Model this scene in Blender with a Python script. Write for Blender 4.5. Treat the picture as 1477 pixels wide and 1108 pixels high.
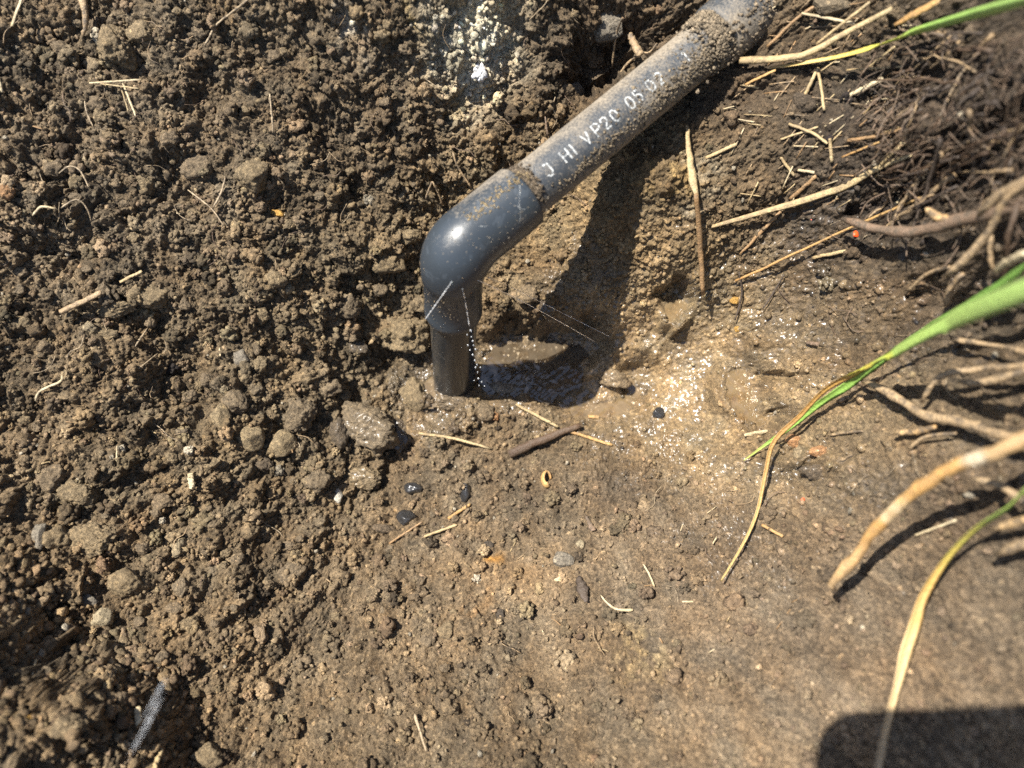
import bpy, math, random
import numpy as np
from mathutils import Vector

for _o in list(bpy.data.objects):
    bpy.data.objects.remove(_o)
random.seed(7)
rng = np.random.default_rng(7)
scene = bpy.context.scene
COL = scene.collection

# ------------------------------------------------------------------ camera
CAM = np.array([0.0, 0.0, 0.45])
TILT = math.radians(24.0)
FPX = 1109.0                      # focal length of the phone lens in photo pixels
CX, CY = 738.5, 554.0
cam_data = bpy.data.cameras.new('camera')
cam_data.sensor_fit = 'HORIZONTAL'
cam_data.sensor_width = 36.0
cam_data.lens = 36.0 * FPX / 1477.0
cam_data.clip_start = 0.005
cam_data.clip_end = 400.0
cam_data.dof.use_dof = True
cam_data.dof.focus_distance = 0.425
cam_data.dof.aperture_fstop = 4.4
cam = bpy.data.objects.new('camera', cam_data)
cam.location = CAM
cam.rotation_euler = (TILT, 0, 0)
COL.objects.link(cam)
scene.camera = cam

# ------------------------------------------------------------------ light
SUN_DIR = np.array([-0.412, 0.032, 0.911])   # towards the sun
SUN_DIR /= np.linalg.norm(SUN_DIR)
sun_data = bpy.data.lights.new('sun', 'SUN')
sun_data.energy = 4.6
sun_data.angle = math.radians(0.53)
sun_data.color = (1.0, 0.95, 0.86)
sun = bpy.data.objects.new('sun', sun_data)
sun.rotation_euler = Vector(SUN_DIR).to_track_quat('Z', 'Y').to_euler()
sun.location = (-2, 0, 4)
COL.objects.link(sun)
world = bpy.data.worlds.new('World')
scene.world = world
world.use_nodes = True
wn = world.node_tree
sky = wn.nodes.new('ShaderNodeTexSky')
sky.sky_type = 'NISHITA'
sky.sun_disc = False
sky.sun_elevation = math.asin(SUN_DIR[2])
sky.sun_rotation = math.atan2(SUN_DIR[0], SUN_DIR[1]) % (2 * math.pi)
wn.links.new(sky.outputs[0], wn.nodes['Background'].inputs[0])
wn.nodes['Background'].inputs[1].default_value = 0.07
scene.view_settings.view_transform = 'Standard'
scene.view_settings.look = 'None'
scene.view_settings.exposure = 1.5
scene.view_settings.gamma = 1.0
scene.view_settings.use_curve_mapping = False
scene.render.engine = 'CYCLES'
scene.cycles.max_bounces = 6
scene.cycles.transparent_max_bounces = 8
scene.cycles.use_denoising = False
scene.cycles.sample_clamp_indirect = 4.0

# ------------------------------------------------------------------ geometry helpers
ct, st = math.cos(TILT), math.sin(TILT)


def c2w_vec(v):
    v = np.asarray(v, float)
    x, y, z = v[..., 0], v[..., 1], v[..., 2]
    return np.stack([x, y * ct - z * st, y * st + z * ct], -1)


def P(u, v, d):
    """point seen at photo position (u, v), d metres in front of the lens plane"""
    u, v, d = np.broadcast_arrays(np.asarray(u, float), np.asarray(v, float), np.asarray(d, float))
    return c2w_vec(np.stack([(u - CX) / FPX * d, (CY - v) / FPX * d, -d], -1)) + CAM


def to_w(L):
    return c2w_vec(L) + CAM


def PL(u, v, d):
    """the same point in the frame of the sloping soil sheet (its axis leans 24 degrees towards the photographer)"""
    u, v, d = np.broadcast_arrays(np.asarray(u, float), np.asarray(v, float), np.asarray(d, float))
    return np.stack([(u - CX) / FPX * d, (CY - v) / FPX * d, -d], -1)


def smooth(a, b, x):
    t = np.clip((x - a) / (b - a), 0, 1)
    return t * t * (3 - 2 * t)


def hsh(ix, iy, seed):
    h = (ix.astype(np.int64) * 374761393 + iy.astype(np.int64) * 668265263 + seed * 2147483647) & 0xFFFFFFFF
    h = ((h ^ (h >> 13)) * 1274126177) & 0xFFFFFFFF
    h = (h ^ (h >> 16)) & 0xFFFFFFFF
    return h


def h01(ix, iy, seed):
    return hsh(ix, iy, seed).astype(np.float64) / 4294967296.0


def vnoise(x, y, seed):
    ix, iy = np.floor(x), np.floor(y)
    fx, fy = x - ix, y - iy
    ix = ix.astype(np.int64); iy = iy.astype(np.int64)
    fx = fx * fx * fx * (fx * (fx * 6 - 15) + 10)
    fy = fy * fy * fy * (fy * (fy * 6 - 15) + 10)
    a = h01(ix, iy, seed); b = h01(ix + 1, iy, seed)
    c = h01(ix, iy + 1, seed); d = h01(ix + 1, iy + 1, seed)
    return (a + (b - a) * fx) * (1 - fy) + (c + (d - c) * fx) * fy - 0.5


def fbm(x, y, scale, octs, seed, gain=0.5):
    t = 0; a = 1.0
    for k in range(octs):
        t = t + a * vnoise(x / scale + 17.3 * k, y / scale - 9.1 * k, seed + k)
        a *= gain; scale *= 0.47
    return t


def crumbs(x, y, cell, seed, r0, r1, prob, flat=0.85):
    """union of half-buried rounded crumbs: returns height and a random value per crumb"""
    ix, iy = np.floor(x / cell).astype(np.int64), np.floor(y / cell).astype(np.int64)
    best = np.zeros_like(x); bid = np.zeros_like(x)
    for dx in (-1, 0, 1):
        for dy in (-1, 0, 1):
            jx, jy = ix + dx, iy + dy
            px = (jx + 0.1 + 0.8 * h01(jx, jy, seed)) * cell
            py = (jy + 0.1 + 0.8 * h01(jx, jy, seed + 1)) * cell
            r = (r0 + (r1 - r0) * h01(jx, jy, seed + 2) ** 2) * cell
            e = h01(jx, jy, seed + 3)
            r = np.where(e < prob, r, 0.0)
            an = 0.75 + 0.5 * h01(jx, jy, seed + 4)
            d2 = ((x - px) * an) ** 2 + ((y - py) / an) ** 2
            hh = np.sqrt(np.maximum(r * r - d2, 0)) * flat
            m = hh > best
            best = np.where(m, hh, best)
            bid = np.where(m, e / max(prob, 1e-6), bid)
    return best, bid


# ------------------------------------------------------------------ pit shape: depth of the soil at known places
CTRL = [
    (650, 560, .480), (740, 540, .488), (811, 545, .485), (850, 500, .478), (855, 452, .459), (865, 424, .450), (750, 475, .476), (700, 490, .481), (800, 470, .471),
    (868, 360, .435), (880, 302, .420), (905, 239, .407), (965, 180, .404), (1010, 145, .402), (1055, 115, .397), (1105, 60, .392),
    (935, 320, .421), (960, 400, .444), (960, 480, .470), (930, 560, .482), (1000, 560, .470), (1060, 580, .452),
    (700, 420, .468), (780, 400, .455), (770, 330, .448), (820, 290, .440), (640, 250, .440), (730, 190, .424),
    (700, 90, .414), (850, 80, .414), (900, 20, .395), (620, 0, .385), (760, 0, .388), (1000, 0, .392),
    (560, 330, .445), (560, 450, .470), (580, 560, .482), (600, 640, .478), (450, 650, .458), (300, 600, .432),
    (430, 480, .452), (300, 430, .430), (150, 550, .418), (0, 550, .403), (0, 300, .402), (0, 0, .396),
    (300, 0, .393), (160, 150, .402), (250, 250, .412), (450, 300, .430), (450, 100, .405), (150, 700, .416),
    (0, 720, .398), (60, 830, .402), (150, 880, .408), (250, 930, .402), (300, 1000, .400), (350, 1108, .385), (280, 800, .425), (420, 800, .446), (420, 1000, .415),
    (560, 900, .432), (700, 700, .466), (700, 850, .437), (750, 1000, .402), (700, 1108, .378), (550, 1108, .385),
    (1000, 1000, .366), (950, 850, .405), (1000, 700, .440), (880, 640, .470), (850, 750, .447),
    (1120, 500, .440), (1120, 400, .430), (1200, 600, .395), (1120, 680, .408), (1200, 800, .365), (1300, 950, .318),
    (1400, 1080, .285), (1180, 1080, .325), (1477, 1108, .275), (1477, 850, .295), (1450, 700, .305), (1350, 600, .340),
    (1300, 450, .372), (1200, 400, .405), (1020, 350, .425), (1010, 250, .411), (1100, 250, .400), (1250, 300, .382),
    (1400, 300, .330), (1477, 150, .292), (1300, 100, .362), (1150, 120, .388), (1200, 0, .372), (1400, 0, .325),
    (1477, 450, .315), (850, 1108, .366), (1000, 1108, .345), (880, 950, .392),
    (-120, 400, .385), (-120, 0, .37), (1600, 300, .265), (1600, 700, .27), (1600, 1108, .25), (300, -120, .36),
    (800, -120, .37), (1200, -120, .35), (700, 1230, .36), (1100, 1230, .31), (300, 1230, .36), (-120, 750, .38), (-120, 1100, .37),
]
_c = np.array(CTRL, float)
_w = PL(_c[:, 0], _c[:, 1], _c[:, 2])
_ww = P(_c[:, 0], _c[:, 1], _c[:, 2])


def tps_fit(pts, z, lam=2e-5):
    n = len(pts)
    d = np.linalg.norm(pts[:, None] - pts[None], axis=-1)
    K = np.where(d > 0, d * d * np.log(d + 1e-12), 0) + lam * np.eye(n)
    Pm = np.concatenate([np.ones((n, 1)), pts], 1)
    A = np.zeros((n + 3, n + 3)); A[:n, :n] = K; A[:n, n:] = Pm; A[n:, :n] = Pm.T
    return np.linalg.solve(A, np.concatenate([z, np.zeros(3)]))


_tw = tps_fit(_w[:, :2], _w[:, 2])


_tww = tps_fit(_ww[:, :2], _ww[:, 2], 2e-3)


def tps(x, y, tw=_tw, w=_w):
    out = tw[-3] + tw[-2] * x + tw[-1] * y
    for k in range(len(w)):
        r2 = (x - w[k, 0]) ** 2 + (y - w[k, 1]) ** 2 + 1e-14
        out = out + tw[k] * 0.5 * r2 * np.log(r2)
    return out


# detail sheet of soil
X0, X1, Y0, Y1, STEP = -0.310, 0.310, -0.235, 0.245, 0.00064
gx = np.arange(X0, X1, STEP); gy = np.arange(Y0, Y1, STEP)
NX, NY = len(gx), len(gy)
GX, GY = np.meshgrid(gx, gy)
cxs = np.arange(X0 - .004, X1 + .008, .004); cys = np.arange(Y0 - .004, Y1 + .008, .004)
CXg, CYg = np.meshgrid(cxs, cys)
CH = tps(CXg, CYg)


def bilin(H, x, y, x0, y0, stp):
    fx = np.clip((x - x0) / stp, 0, H.shape[1] - 1.001); fy = np.clip((y - y0) / stp, 0, H.shape[0] - 1.001)
    ix = fx.astype(int); iy = fy.astype(int); fx = fx - ix; fy = fy - iy
    return (H[iy, ix] * (1 - fx) + H[iy, ix + 1] * fx) * (1 - fy) + (H[iy + 1, ix] * (1 - fx) + H[iy + 1, ix + 1] * fx) * fy


def base_h(x, y):
    return bilin(CH, x, y, cxs[0], cys[0], .004)


H = base_h(GX, GY)


def ray_hit(u, v, hf, d0=.2, d1=.62, n=500):
    """where the line of sight through (u, v) first meets the soil"""
    u = np.atleast_1d(np.asarray(u, float)); v = np.atleast_1d(np.asarray(v, float))
    ds = np.linspace(d0, d1, n)
    pts = PL(u[:, None], v[:, None], ds[None])
    below = pts[..., 2] < hf(pts[..., 0], pts[..., 1])
    i = np.argmax(below, 1); i = np.where(below.any(1), i, n - 1)
    return ds[i]


def place(u, v, hf=None):
    """world position of the soil seen at (u, v)"""
    d = ray_hit(u, v, hf or height)
    return P(np.atleast_1d(u), np.atleast_1d(v), d), d


WX = GX + .0035 * fbm(GX, GY, .011, 3, 901) ; WY = GY + .0035 * fbm(GX, GY, .011, 3, 931)


def patch(u, v, ru, rv, soft=1.6, warp=1.0):
    """soft irregular blob on the ground round the place seen at (u, v); radii in photo pixels there"""
    d = ray_hit(u, v, base_h)[0]; p = PL(u, v, d)
    rx = ru * d / FPX; ry = rv * d / FPX
    xx = GX + warp * (WX - GX) * 2.2; yy = GY + warp * (WY - GY) * 2.2
    q = ((xx - p[0]) / rx) ** 2 + ((yy - p[1]) / ry) ** 2
    return np.exp(-q ** soft * 0.7)


# rim of loose soil at the lower left, standing above the pit
rim_px = [(-300, 750), (-60, 792), (0, 818), (60, 846), (105, 893), (150, 924), (200, 946), (235, 962), (262, 1010), (280, 1070), (290, 1200)]
rim = np.array([PL(a, b, ray_hit(a, b, base_h)[0]) for a, b in rim_px])[:, :2]


def polyline_side(pts, x, y):
    best = np.full(x.shape, 1e9); side = np.zeros(x.shape)
    for a, b in zip(pts[:-1], pts[1:]):
        ab = b - a; L2 = ab @ ab
        t = np.clip(((x - a[0]) * ab[0] + (y - a[1]) * ab[1]) / L2, 0, 1)
        dx = x - a[0] - t * ab[0]; dy = y - a[1] - t * ab[1]
        d = dx * dx + dy * dy
        m = d < best
        best = np.where(m, d, best); side = np.where(m, ab[0] * dy - ab[1] * dx, side)
    return np.sqrt(best) * np.sign(side)


sd = polyline_side(rim, WX, WY)           # negative below the line (towards the photographer)
H = H + 0.046 * smooth(0.001, -0.008, sd) + .008 * smooth(-.005, -.03, sd)
RIM = smooth(0.004, -0.012, sd)
H = H + .055 * patch(-30, 862, 75, 42, 1.2) + .018 * patch(120, 985, 60, 26, 1.2)  # first mound lies out of view, added to shade the trench beside the rim

# rough ground: hollows and humps
HOLES = [(880, 75, 45, 40, .022), (850, 118, 22, 16, .012), (905, 62, 20, 24, .012), (1126, 545, 24, 9, .014), (700, 60, 60, 40, -.004),
         (575, 655, 26, 40, .010), (555, 520, 26, 20, .010), (770, 486, 44, 8, .006), (250, 490, 45, 50, .012), (240, 580, 40, 45, .008),
         (240, 255, 34, 26, .010), (90, 360, 40, 30, .010), (410, 520, 26, 22, .006), (500, 570, 22, 20, .008), (395, 760, 28, 20, .005),
         (220, 1040, 18, 44, .012), (250, 1060, 16, 36, .014), (1380, 240, 50, 20, .022), (1330, 120, 40, 22, .018), (1440, 190, 30, 20, .02),
         (1330, 215, 30, 12, .012), (1430, 400, 30, 24, .014), (1360, 400, 24, 12, .008), (1160, 690, 20, 18, .010), (730, 250, 16, 14, .008),
         (640, 290, 26, 18, .010), (1080, 140, 30, 14, .007), (300, 130, 30, 26, .006), (480, 190, 40, 24, .006),
         (840, 590, 30, 12, -.002), (600, 395, 20, 20, .006), (1260, 600, 40, 12, .004), (520, 260, 26, 22, .007), (30, 60, 26, 30, .008)]
for u, v, ru, rv, dep in HOLES:
    H = H - dep * patch(u, v, ru, rv, 1.4)
HUMPS = [(760, 440, 70, 40, .007), (720, 478, 30, 16, .004), (930, 290, 40, 40, .006), (1000, 320, 24, 50, .004), (1000, 640, 60, 30, .003),
         (640, 600, 30, 20, .004), (655, 584, 40, 16, .011), (720, 610, 40, 24, .005), (880, 540, 22, 16, .009), (920, 520, 30, 24, .006), (1100, 500, 30, 14, .005),
         (600, 200, 60, 30, .005), (520, 140, 50, 30, .006), (470, 420, 60, 60, .005), (380, 200, 60, 40, .005), (1000, 420, 26, 20, .004),
         (1130, 660, 40, 14, .006), (960, 260, 30, 26, .005), (680, 230, 40, 26, .005), (790, 130, 30, 30, .006), (930, 110, 30, 16, .004)]
for u, v, ru, rv, dep in HUMPS:
    H = H + dep * patch(u, v, ru, rv, 1.2)

# where the ground is coarse and cloddy, fine, or smeared by water
wet = np.zeros_like(H)
for u, v, ru, rv, a in [(960, 520, 200, 140, 1.0), (1060, 600, 120, 90, .9), (740, 540, 120, 60, 1.0), (1000, 430, 90, 70, .8), (620, 570, 70, 50, .7),
                        (870, 420, 90, 80, .6), (1200, 430, 170, 140, .62), (1150, 660, 110, 60, .75), (1230, 640, 120, 120, .5), (570, 630, 70, 50, .35),
                        (1080, 760, 160, 120, .38), (620, 730, 110, 60, .22), (960, 340, 70, 70, .4)]:
    wet = np.maximum(wet, a * patch(u, v, ru, rv, 1.3))
smear = np.zeros_like(H)
for u, v, ru, rv, a in [(960, 540, 180, 110, .85), (1050, 600, 110, 70, .85), (740, 540, 90, 45, .7), (1230, 620, 170, 130, .5), (1220, 430, 150, 120, .4),
                        (1330, 900, 260, 220, .26), (1000, 950, 220, 160, .12), (720, 820, 120, 60, .15), (950, 350, 90, 80, .35), (720, 830, 50, 30, .5), (1150, 170, 120, 130, .35)]:
    smear = np.maximum(smear, a * patch(u, v, ru, rv, 1.2))
coarse = np.zeros_like(H)
for u, v, ru, rv, a in [(150, 300, 330, 400, 1.0), (300, 700, 330, 300, 1.0), (450, 400, 200, 250, .9), (600, 120, 220, 160, .8), (620, 640, 140, 100, .7),
                        (150, 950, 300, 200, .9), (850, 80, 140, 100, .7), (700, 950, 320, 210, .78), (1000, 880, 220, 180, .6), (850, 720, 160, 70, .6), (1180, 180, 140, 140, .22), (770, 400, 90, 70, .35)]:
    coarse = np.maximum(coarse, a * patch(u, v, ru, rv, 1.5, .5))
coarse *= (1 - .7 * smear)

H = H + (.0065 + .0045 * coarse) * fbm(GX, GY, .045, 3, 11) * (1 - .6 * smear)
HB = H                                     # the large shape; relief is then pushed out along its normals


def blur(A, r):
    for ax in (0, 1):
        p = np.pad(A, [(r + 1, r) if i == ax else (0, 0) for i in (0, 1)], mode='edge')
        c = np.cumsum(p, ax)
        n = A.shape[ax]
        A = (np.take(c, np.arange(2 * r + 1, 2 * r + 1 + n), ax) - np.take(c, np.arange(0, n), ax)) / (2 * r + 1)
    return A


hbs = blur(blur(HB, 7), 7)
DY, DX = np.gradient(hbs, STEP)
DX = np.clip(DX, -1.6, 1.6); DY = np.clip(DY, -1.6, 1.6)
# lengths measured along the slope, so that crumbs keep their size on steep walls
GYr, GXr = np.gradient(hbs, STEP)
SX = np.cumsum(np.sqrt(1 + np.clip(blur(GXr, 6), -4, 4) ** 2), 1) * STEP; SX = SX - SX[:, NX // 2:NX // 2 + 1]
SY = np.cumsum(np.sqrt(1 + np.clip(blur(GYr, 6), -4, 4) ** 2), 0) * STEP; SY = SY - SY[NY // 2:NY // 2 + 1]
D = (.0030 + .0035 * coarse) * fbm(SX, SY, .014, 3, 41) * (1 - .5 * smear)
w1x = SX + .0035 * fbm(SX, SY, .011, 3, 901); w1y = SY + .0035 * fbm(SX, SY, .011, 3, 931)
wx2 = SX + .0018 * fbm(SX, SY, .0035, 2, 301); wy2 = SY + .0018 * fbm(SX, SY, .0035, 2, 331)
b1, i1 = crumbs(w1x, w1y, .021, 51, .22, .50, .50)
b2, i2 = crumbs(wx2, wy2, .0105, 61, .22, .52, .60)
b3, i3 = crumbs(wx2 + .2, wy2, .0052, 71, .26, .58, .78)
b4, i4 = crumbs(wx2, wy2 + .3, .0029, 81, .30, .62, .9)
dry = 1 - smear
D = D + b1 * coarse * .6 * dry + b2 * (.22 + .78 * coarse) * dry * .85 + b3 * (.55 + .45 * coarse) * (1 - .6 * smear) * 1.0 + b4 * (1 - .5 * smear) * 1.15
gr = rng.normal(size=D.shape)
D = D + .0007 * fbm(SX, SY, .0022, 2, 95) * (1 - .5 * smear) + .00036 * gr * (1 - .85 * np.clip(smear * 1.2, 0, 1))
CRV = (i2 * .25 + i3 * .35 + i4 * .4) + .10 * gr
STEEP = np.clip(np.sqrt(1 + GXr ** 2 + GYr ** 2) - 1.45, 0, 3)

# ------------------------------------------------------------------ puddles sunk into the soil
PUDDLES = [  # outline in the photo, material, label
    ([(690, 548), (708, 512), (740, 498), (772, 506), (800, 500), (832, 498), (842, 515), (826, 548), (785, 568), (738, 566), (705, 562)], 'water_dark',
     'deepest dark puddle at the foot of the riser, in the pipe shadow'),
    ([(800, 572), (828, 560), (845, 572), (852, 590), (890, 583), (902, 566), (912, 548), (920, 556), (912, 582), (890, 600), (850, 606), (818, 594)], 'water_mud',
     'crescent of muddy water on the sunlit edge of the shadow'),
    ([(957, 432), (972, 428), (984, 440), (978, 456), (962, 452)], 'water_mud', 'small milky pool at the top of the wet mud'),
    ([(1052, 545), (1066, 540), (1076, 560), (1088, 590), (1104, 604), (1096, 614), (1072, 604), (1056, 580)], 'water_mud',
     'long milky channel of water left of the green blade tip'),
    ([(622, 556), (632, 552), (650, 566), (648, 578), (630, 574)], 'water_mud', 'tiny muddy puddle at the left of the riser foot'),
    ([(604, 600), (622, 592), (636, 600), (626, 616), (606, 614)], 'water_mud', 'small muddy puddle just above the left pale straw'),
]


def poly_sd(poly, x, y):
    """signed distance, positive inside"""
    best = np.full(x.shape, 1e9); inside = np.zeros(x.shape, bool)
    n = len(poly)
    for k in range(n):
        a, b = poly[k], poly[(k + 1) % n]
        ab = b - a
        t = np.clip(((x - a[0]) * ab[0] + (y - a[1]) * ab[1]) / (ab @ ab), 0, 1)
        best = np.minimum(best, (x - a[0] - t * ab[0]) ** 2 + (y - a[1] - t * ab[1]) ** 2)
        c = ((a[1] > y) != (b[1] > y)) & (x < (b[0] - a[0]) * (y - a[1]) / (b[1] - a[1] + 1e-15) + a[0])
        inside ^= c
    d = np.sqrt(best)
    return np.where(inside, d, -d)


def height(x, y):
    return bilin(H, x, y, gx[0], gy[0], STEP)


puddle_info = []
PUD = np.zeros_like(H)
for poly, mname, lab in PUDDLES:
    pa = np.array(poly, float)
    cu, cv = pa.mean(0)
    q = P(cu, cv, ray_hit(cu, cv, base_h)[0])
    lv = float(q[2]) - .001                 # water lies level
    dirs = P(pa[:, 0], pa[:, 1], 1.0) - CAM
    w2 = PL(pa[:, 0], pa[:, 1], (lv - CAM[2]) / dirs[:, 2])[:, :2]
    m = .03
    ix0, ix1 = np.searchsorted(gx, [w2[:, 0].min() - m, w2[:, 0].max() + m])
    iy0, iy1 = np.searchsorted(gy, [w2[:, 1].min() - m, w2[:, 1].max() + m])
    sl = (slice(iy0, iy1), slice(ix0, ix1))
    sdp = poly_sd(w2, GX[sl] + .005 * fbm(GX[sl], GY[sl], .008, 3, 771), GY[sl] + .005 * fbm(GX[sl], GY[sl], .008, 3, 781))
    big = len(poly) > 8
    k = smooth(-.022 if big else -.011, -.006 if big else -.003, sdp)
    pl = (lv - CAM[2] - GY[sl] * st) / ct
    tgt = pl - .0010 + np.where(sdp > 0, -np.minimum(.005, sdp * .4), np.maximum(-sdp, 0) * .55)
    HB[sl] = HB[sl] * (1 - k) + tgt * k
    D[sl] = D[sl] * (1 - k * np.where(sdp > 0, .5, .4))
    DX[sl] *= (1 - k); DY[sl] = DY[sl] * (1 - k) - st / ct * k
    PUD[sl] = np.maximum(PUD[sl], smooth(-.004, .002, sdp))
    wet[sl] = np.maximum(wet[sl], .95 * smooth(-.012, .0, sdp))
    puddle_info.append((w2, lv, mname, lab))
nl = np.sqrt(1 + DX * DX + DY * DY)
POS = np.stack([GX - DX / nl * D, GY - DY / nl * D, HB + D / nl], -1)
H = HB + D * nl

# ------------------------------------------------------------------ colour of the soil itself
def rgb(*c):
    return np.array(c, float)


alb = np.zeros(H.shape + (3,)) + rgb(.165, .124, .078)
TONES = [(150, 200, 300, 260, rgb(.168, .133, .092), .8), (600, 380, 150, 120, rgb(.19, .145, .088), .7), (420, 600, 200, 200, rgb(.185, .142, .088), .7),
         (160, 960, 240, 160, rgb(.19, .14, .085), .8), (720, 850, 260, 160, rgb(.20, .152, .100), .8), (1250, 950, 330, 200, rgb(.215, .163, .112), .85),
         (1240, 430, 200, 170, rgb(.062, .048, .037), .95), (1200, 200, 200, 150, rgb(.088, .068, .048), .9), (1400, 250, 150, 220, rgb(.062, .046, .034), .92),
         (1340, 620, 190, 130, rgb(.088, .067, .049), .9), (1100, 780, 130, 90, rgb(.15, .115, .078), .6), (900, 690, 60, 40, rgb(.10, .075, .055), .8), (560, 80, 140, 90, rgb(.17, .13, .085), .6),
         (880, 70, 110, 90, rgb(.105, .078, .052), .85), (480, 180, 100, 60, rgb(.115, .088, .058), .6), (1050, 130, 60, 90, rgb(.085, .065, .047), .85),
         (910, 330, 140, 120, rgb(.25, .178, .095), .9), (770, 330, 110, 80, rgb(.21, .158, .090), .8), (760, 440, 90, 70, rgb(.17, .122, .072), .7), (960, 520, 190, 120, rgb(.285, .208, .118), .95),
         (1040, 610, 120, 70, rgb(.28, .206, .118), .9), (1000, 420, 60, 50, rgb(.24, .18, .10), .7), (640, 600, 90, 50, rgb(.18, .135, .082), .6), (850, 620, 80, 40, rgb(.19, .14, .082), .6),
         (730, 680, 120, 70, rgb(.145, .110, .074), .5),
         (960, 270, 34, 28, rgb(.34, .24, .11), .8), (1000, 240, 22, 22, rgb(.42, .37, .28), .6), (640, 270, 26, 30, rgb(.25, .18, .10), .6), (1025, 270, 18, 26, rgb(.33, .29, .22), .6),
         (685, 78, 56, 50, rgb(.70, .65, .52), 1.0), (720, 40, 26, 26, rgb(.60, .54, .41), .85), (645, 30, 22, 18, rgb(.42, .38, .30), .8), (512, 42, 16, 22, rgb(.46, .42, .36), .8), (690, 110, 18, 22, rgb(.36, .35, .32), .6),
         (598, 24, 16, 12, rgb(.42, .32, .15), .8), (620, 60, 14, 22, rgb(.36, .28, .16), .6), (755, 10, 18, 16, rgb(.40, .36, .28), .6), (490, 70, 14, 14, rgb(.36, .32, .24), .5),
         (672, 160, 14, 14, rgb(.38, .30, .18), .6), (716, 803, 14, 11, rgb(.52, .25, .02), 1.0), (725, 830, 50, 34, rgb(.245, .175, .105), .7), (690, 870, 14, 14, rgb(.28, .17, .08), .6),
         (920, 938, 30, 24, rgb(.42, .32, .18), .9), (1000, 300, 18, 18, rgb(.38, .34, .26), .5)]
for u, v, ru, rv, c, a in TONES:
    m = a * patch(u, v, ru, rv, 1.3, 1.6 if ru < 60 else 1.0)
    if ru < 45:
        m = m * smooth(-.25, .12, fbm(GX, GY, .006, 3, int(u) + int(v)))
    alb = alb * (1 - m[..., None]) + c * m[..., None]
vr = 1 + .75 * (CRV - .5) + .40 * fbm(GX, GY, .02, 3, 601)
alb = alb * np.clip(vr, .45, 1.6)[..., None]
warm = .10 * fbm(GX, GY, .012, 2, 641)
alb[..., 0] *= 1 + warm; alb[..., 2] *= 1 - 1.3 * warm
alb = np.clip(alb * rgb(1.10, 1.045, .95), .02, .7)
wet = np.clip(wet * (.85 + .9 * fbm(GX, GY, .012, 2, 655)), 0, 1)

# ------------------------------------------------------------------ mesh helpers
def mesh_np(name, verts, faces, smooth_shade=True):
    me = bpy.data.meshes.new(name)
    verts = np.ascontiguousarray(verts, np.float32); faces = np.ascontiguousarray(faces, np.int32)
    n, k = faces.shape
    me.vertices.add(len(verts)); me.vertices.foreach_set('co', verts.ravel())
    me.loops.add(n * k); me.loops.foreach_set('vertex_index', faces.ravel())
    me.polygons.add(n); me.polygons.foreach_set('loop_start', np.arange(0, n * k, k, dtype=np.int32))
    me.polygons.foreach_set('use_smooth', np.full(n, smooth_shade))
    me.update(calc_edges=True)
    return me


def attr_color(me, a, name='alb'):
    at = me.attributes.new(name, 'FLOAT_COLOR', 'POINT')
    a = np.asarray(a, np.float32).reshape(-1, 3)
    at.data.foreach_set('color', np.concatenate([a, np.ones((len(a), 1), np.float32)], 1).ravel())


def attr_float(me, a, name):
    at = me.attributes.new(name, 'FLOAT', 'POINT')
    at.data.foreach_set('value', np.asarray(a, np.float32).ravel())


def link(name, me, mat=None, parent=None):
    o = bpy.data.objects.new(name, me)
    COL.objects.link(o)
    if mat is not None:
        me.materials.append(mat)
    if parent is not None:
        o.parent = parent
    return o


def tag(o, label=None, cat=None, group=None, kind=None):
    if label: o['label'] = label
    if cat: o['category'] = cat
    if group: o['group'] = group
    if kind: o['kind'] = kind
    return o


# ------------------------------------------------------------------ materials
def new_mat(name):
    m = bpy.data.materials.new(name)
    m.use_nodes = True
    nt = m.node_tree
    b = nt.nodes['Principled BSDF']
    return m, nt, b


def N(nt, kind, **kw):
    n = nt.nodes.new(kind)
    for k, v in kw.items():
        if k.startswith('i_'):
            n.inputs[k[2:].replace('_', ' ')].default_value = v
        else:
            setattr(n, k, v)
    return n


def math_n(nt, op, a, b=None, clamp=False):
    n = nt.nodes.new('ShaderNodeMath'); n.operation = op; n.use_clamp = clamp
    for i, s in enumerate((a, b)):
        if s is None: continue
        if isinstance(s, (int, float)): n.inputs[i].default_value = s
        else: nt.links.new(s, n.inputs[i])
    return n.outputs[0]


def mix_c(nt, fac, a, b, mode='MIX'):
    n = nt.nodes.new('ShaderNodeMix'); n.data_type = 'RGBA'; n.blend_type = mode
    for s, inp in ((fac, n.inputs[0]), (a, n.inputs[6]), (b, n.inputs[7])):
        if isinstance(s, (int, float)): inp.default_value = s
        elif isinstance(s, (tuple, list)): inp.default_value = (*s, 1)
        else: nt.links.new(s, inp)
    return n.outputs[2]


def ramp(nt, fac, stops):
    n = nt.nodes.new('ShaderNodeValToRGB')
    e = n.color_ramp.elements
    while len(e) < len(stops): e.new(.5)
    for el, (p, c) in zip(e, stops):
        el.position = p; el.color = (*c, 1) if len(c) == 3 else c
    nt.links.new(fac, n.inputs[0])
    return n.outputs[0]


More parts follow.
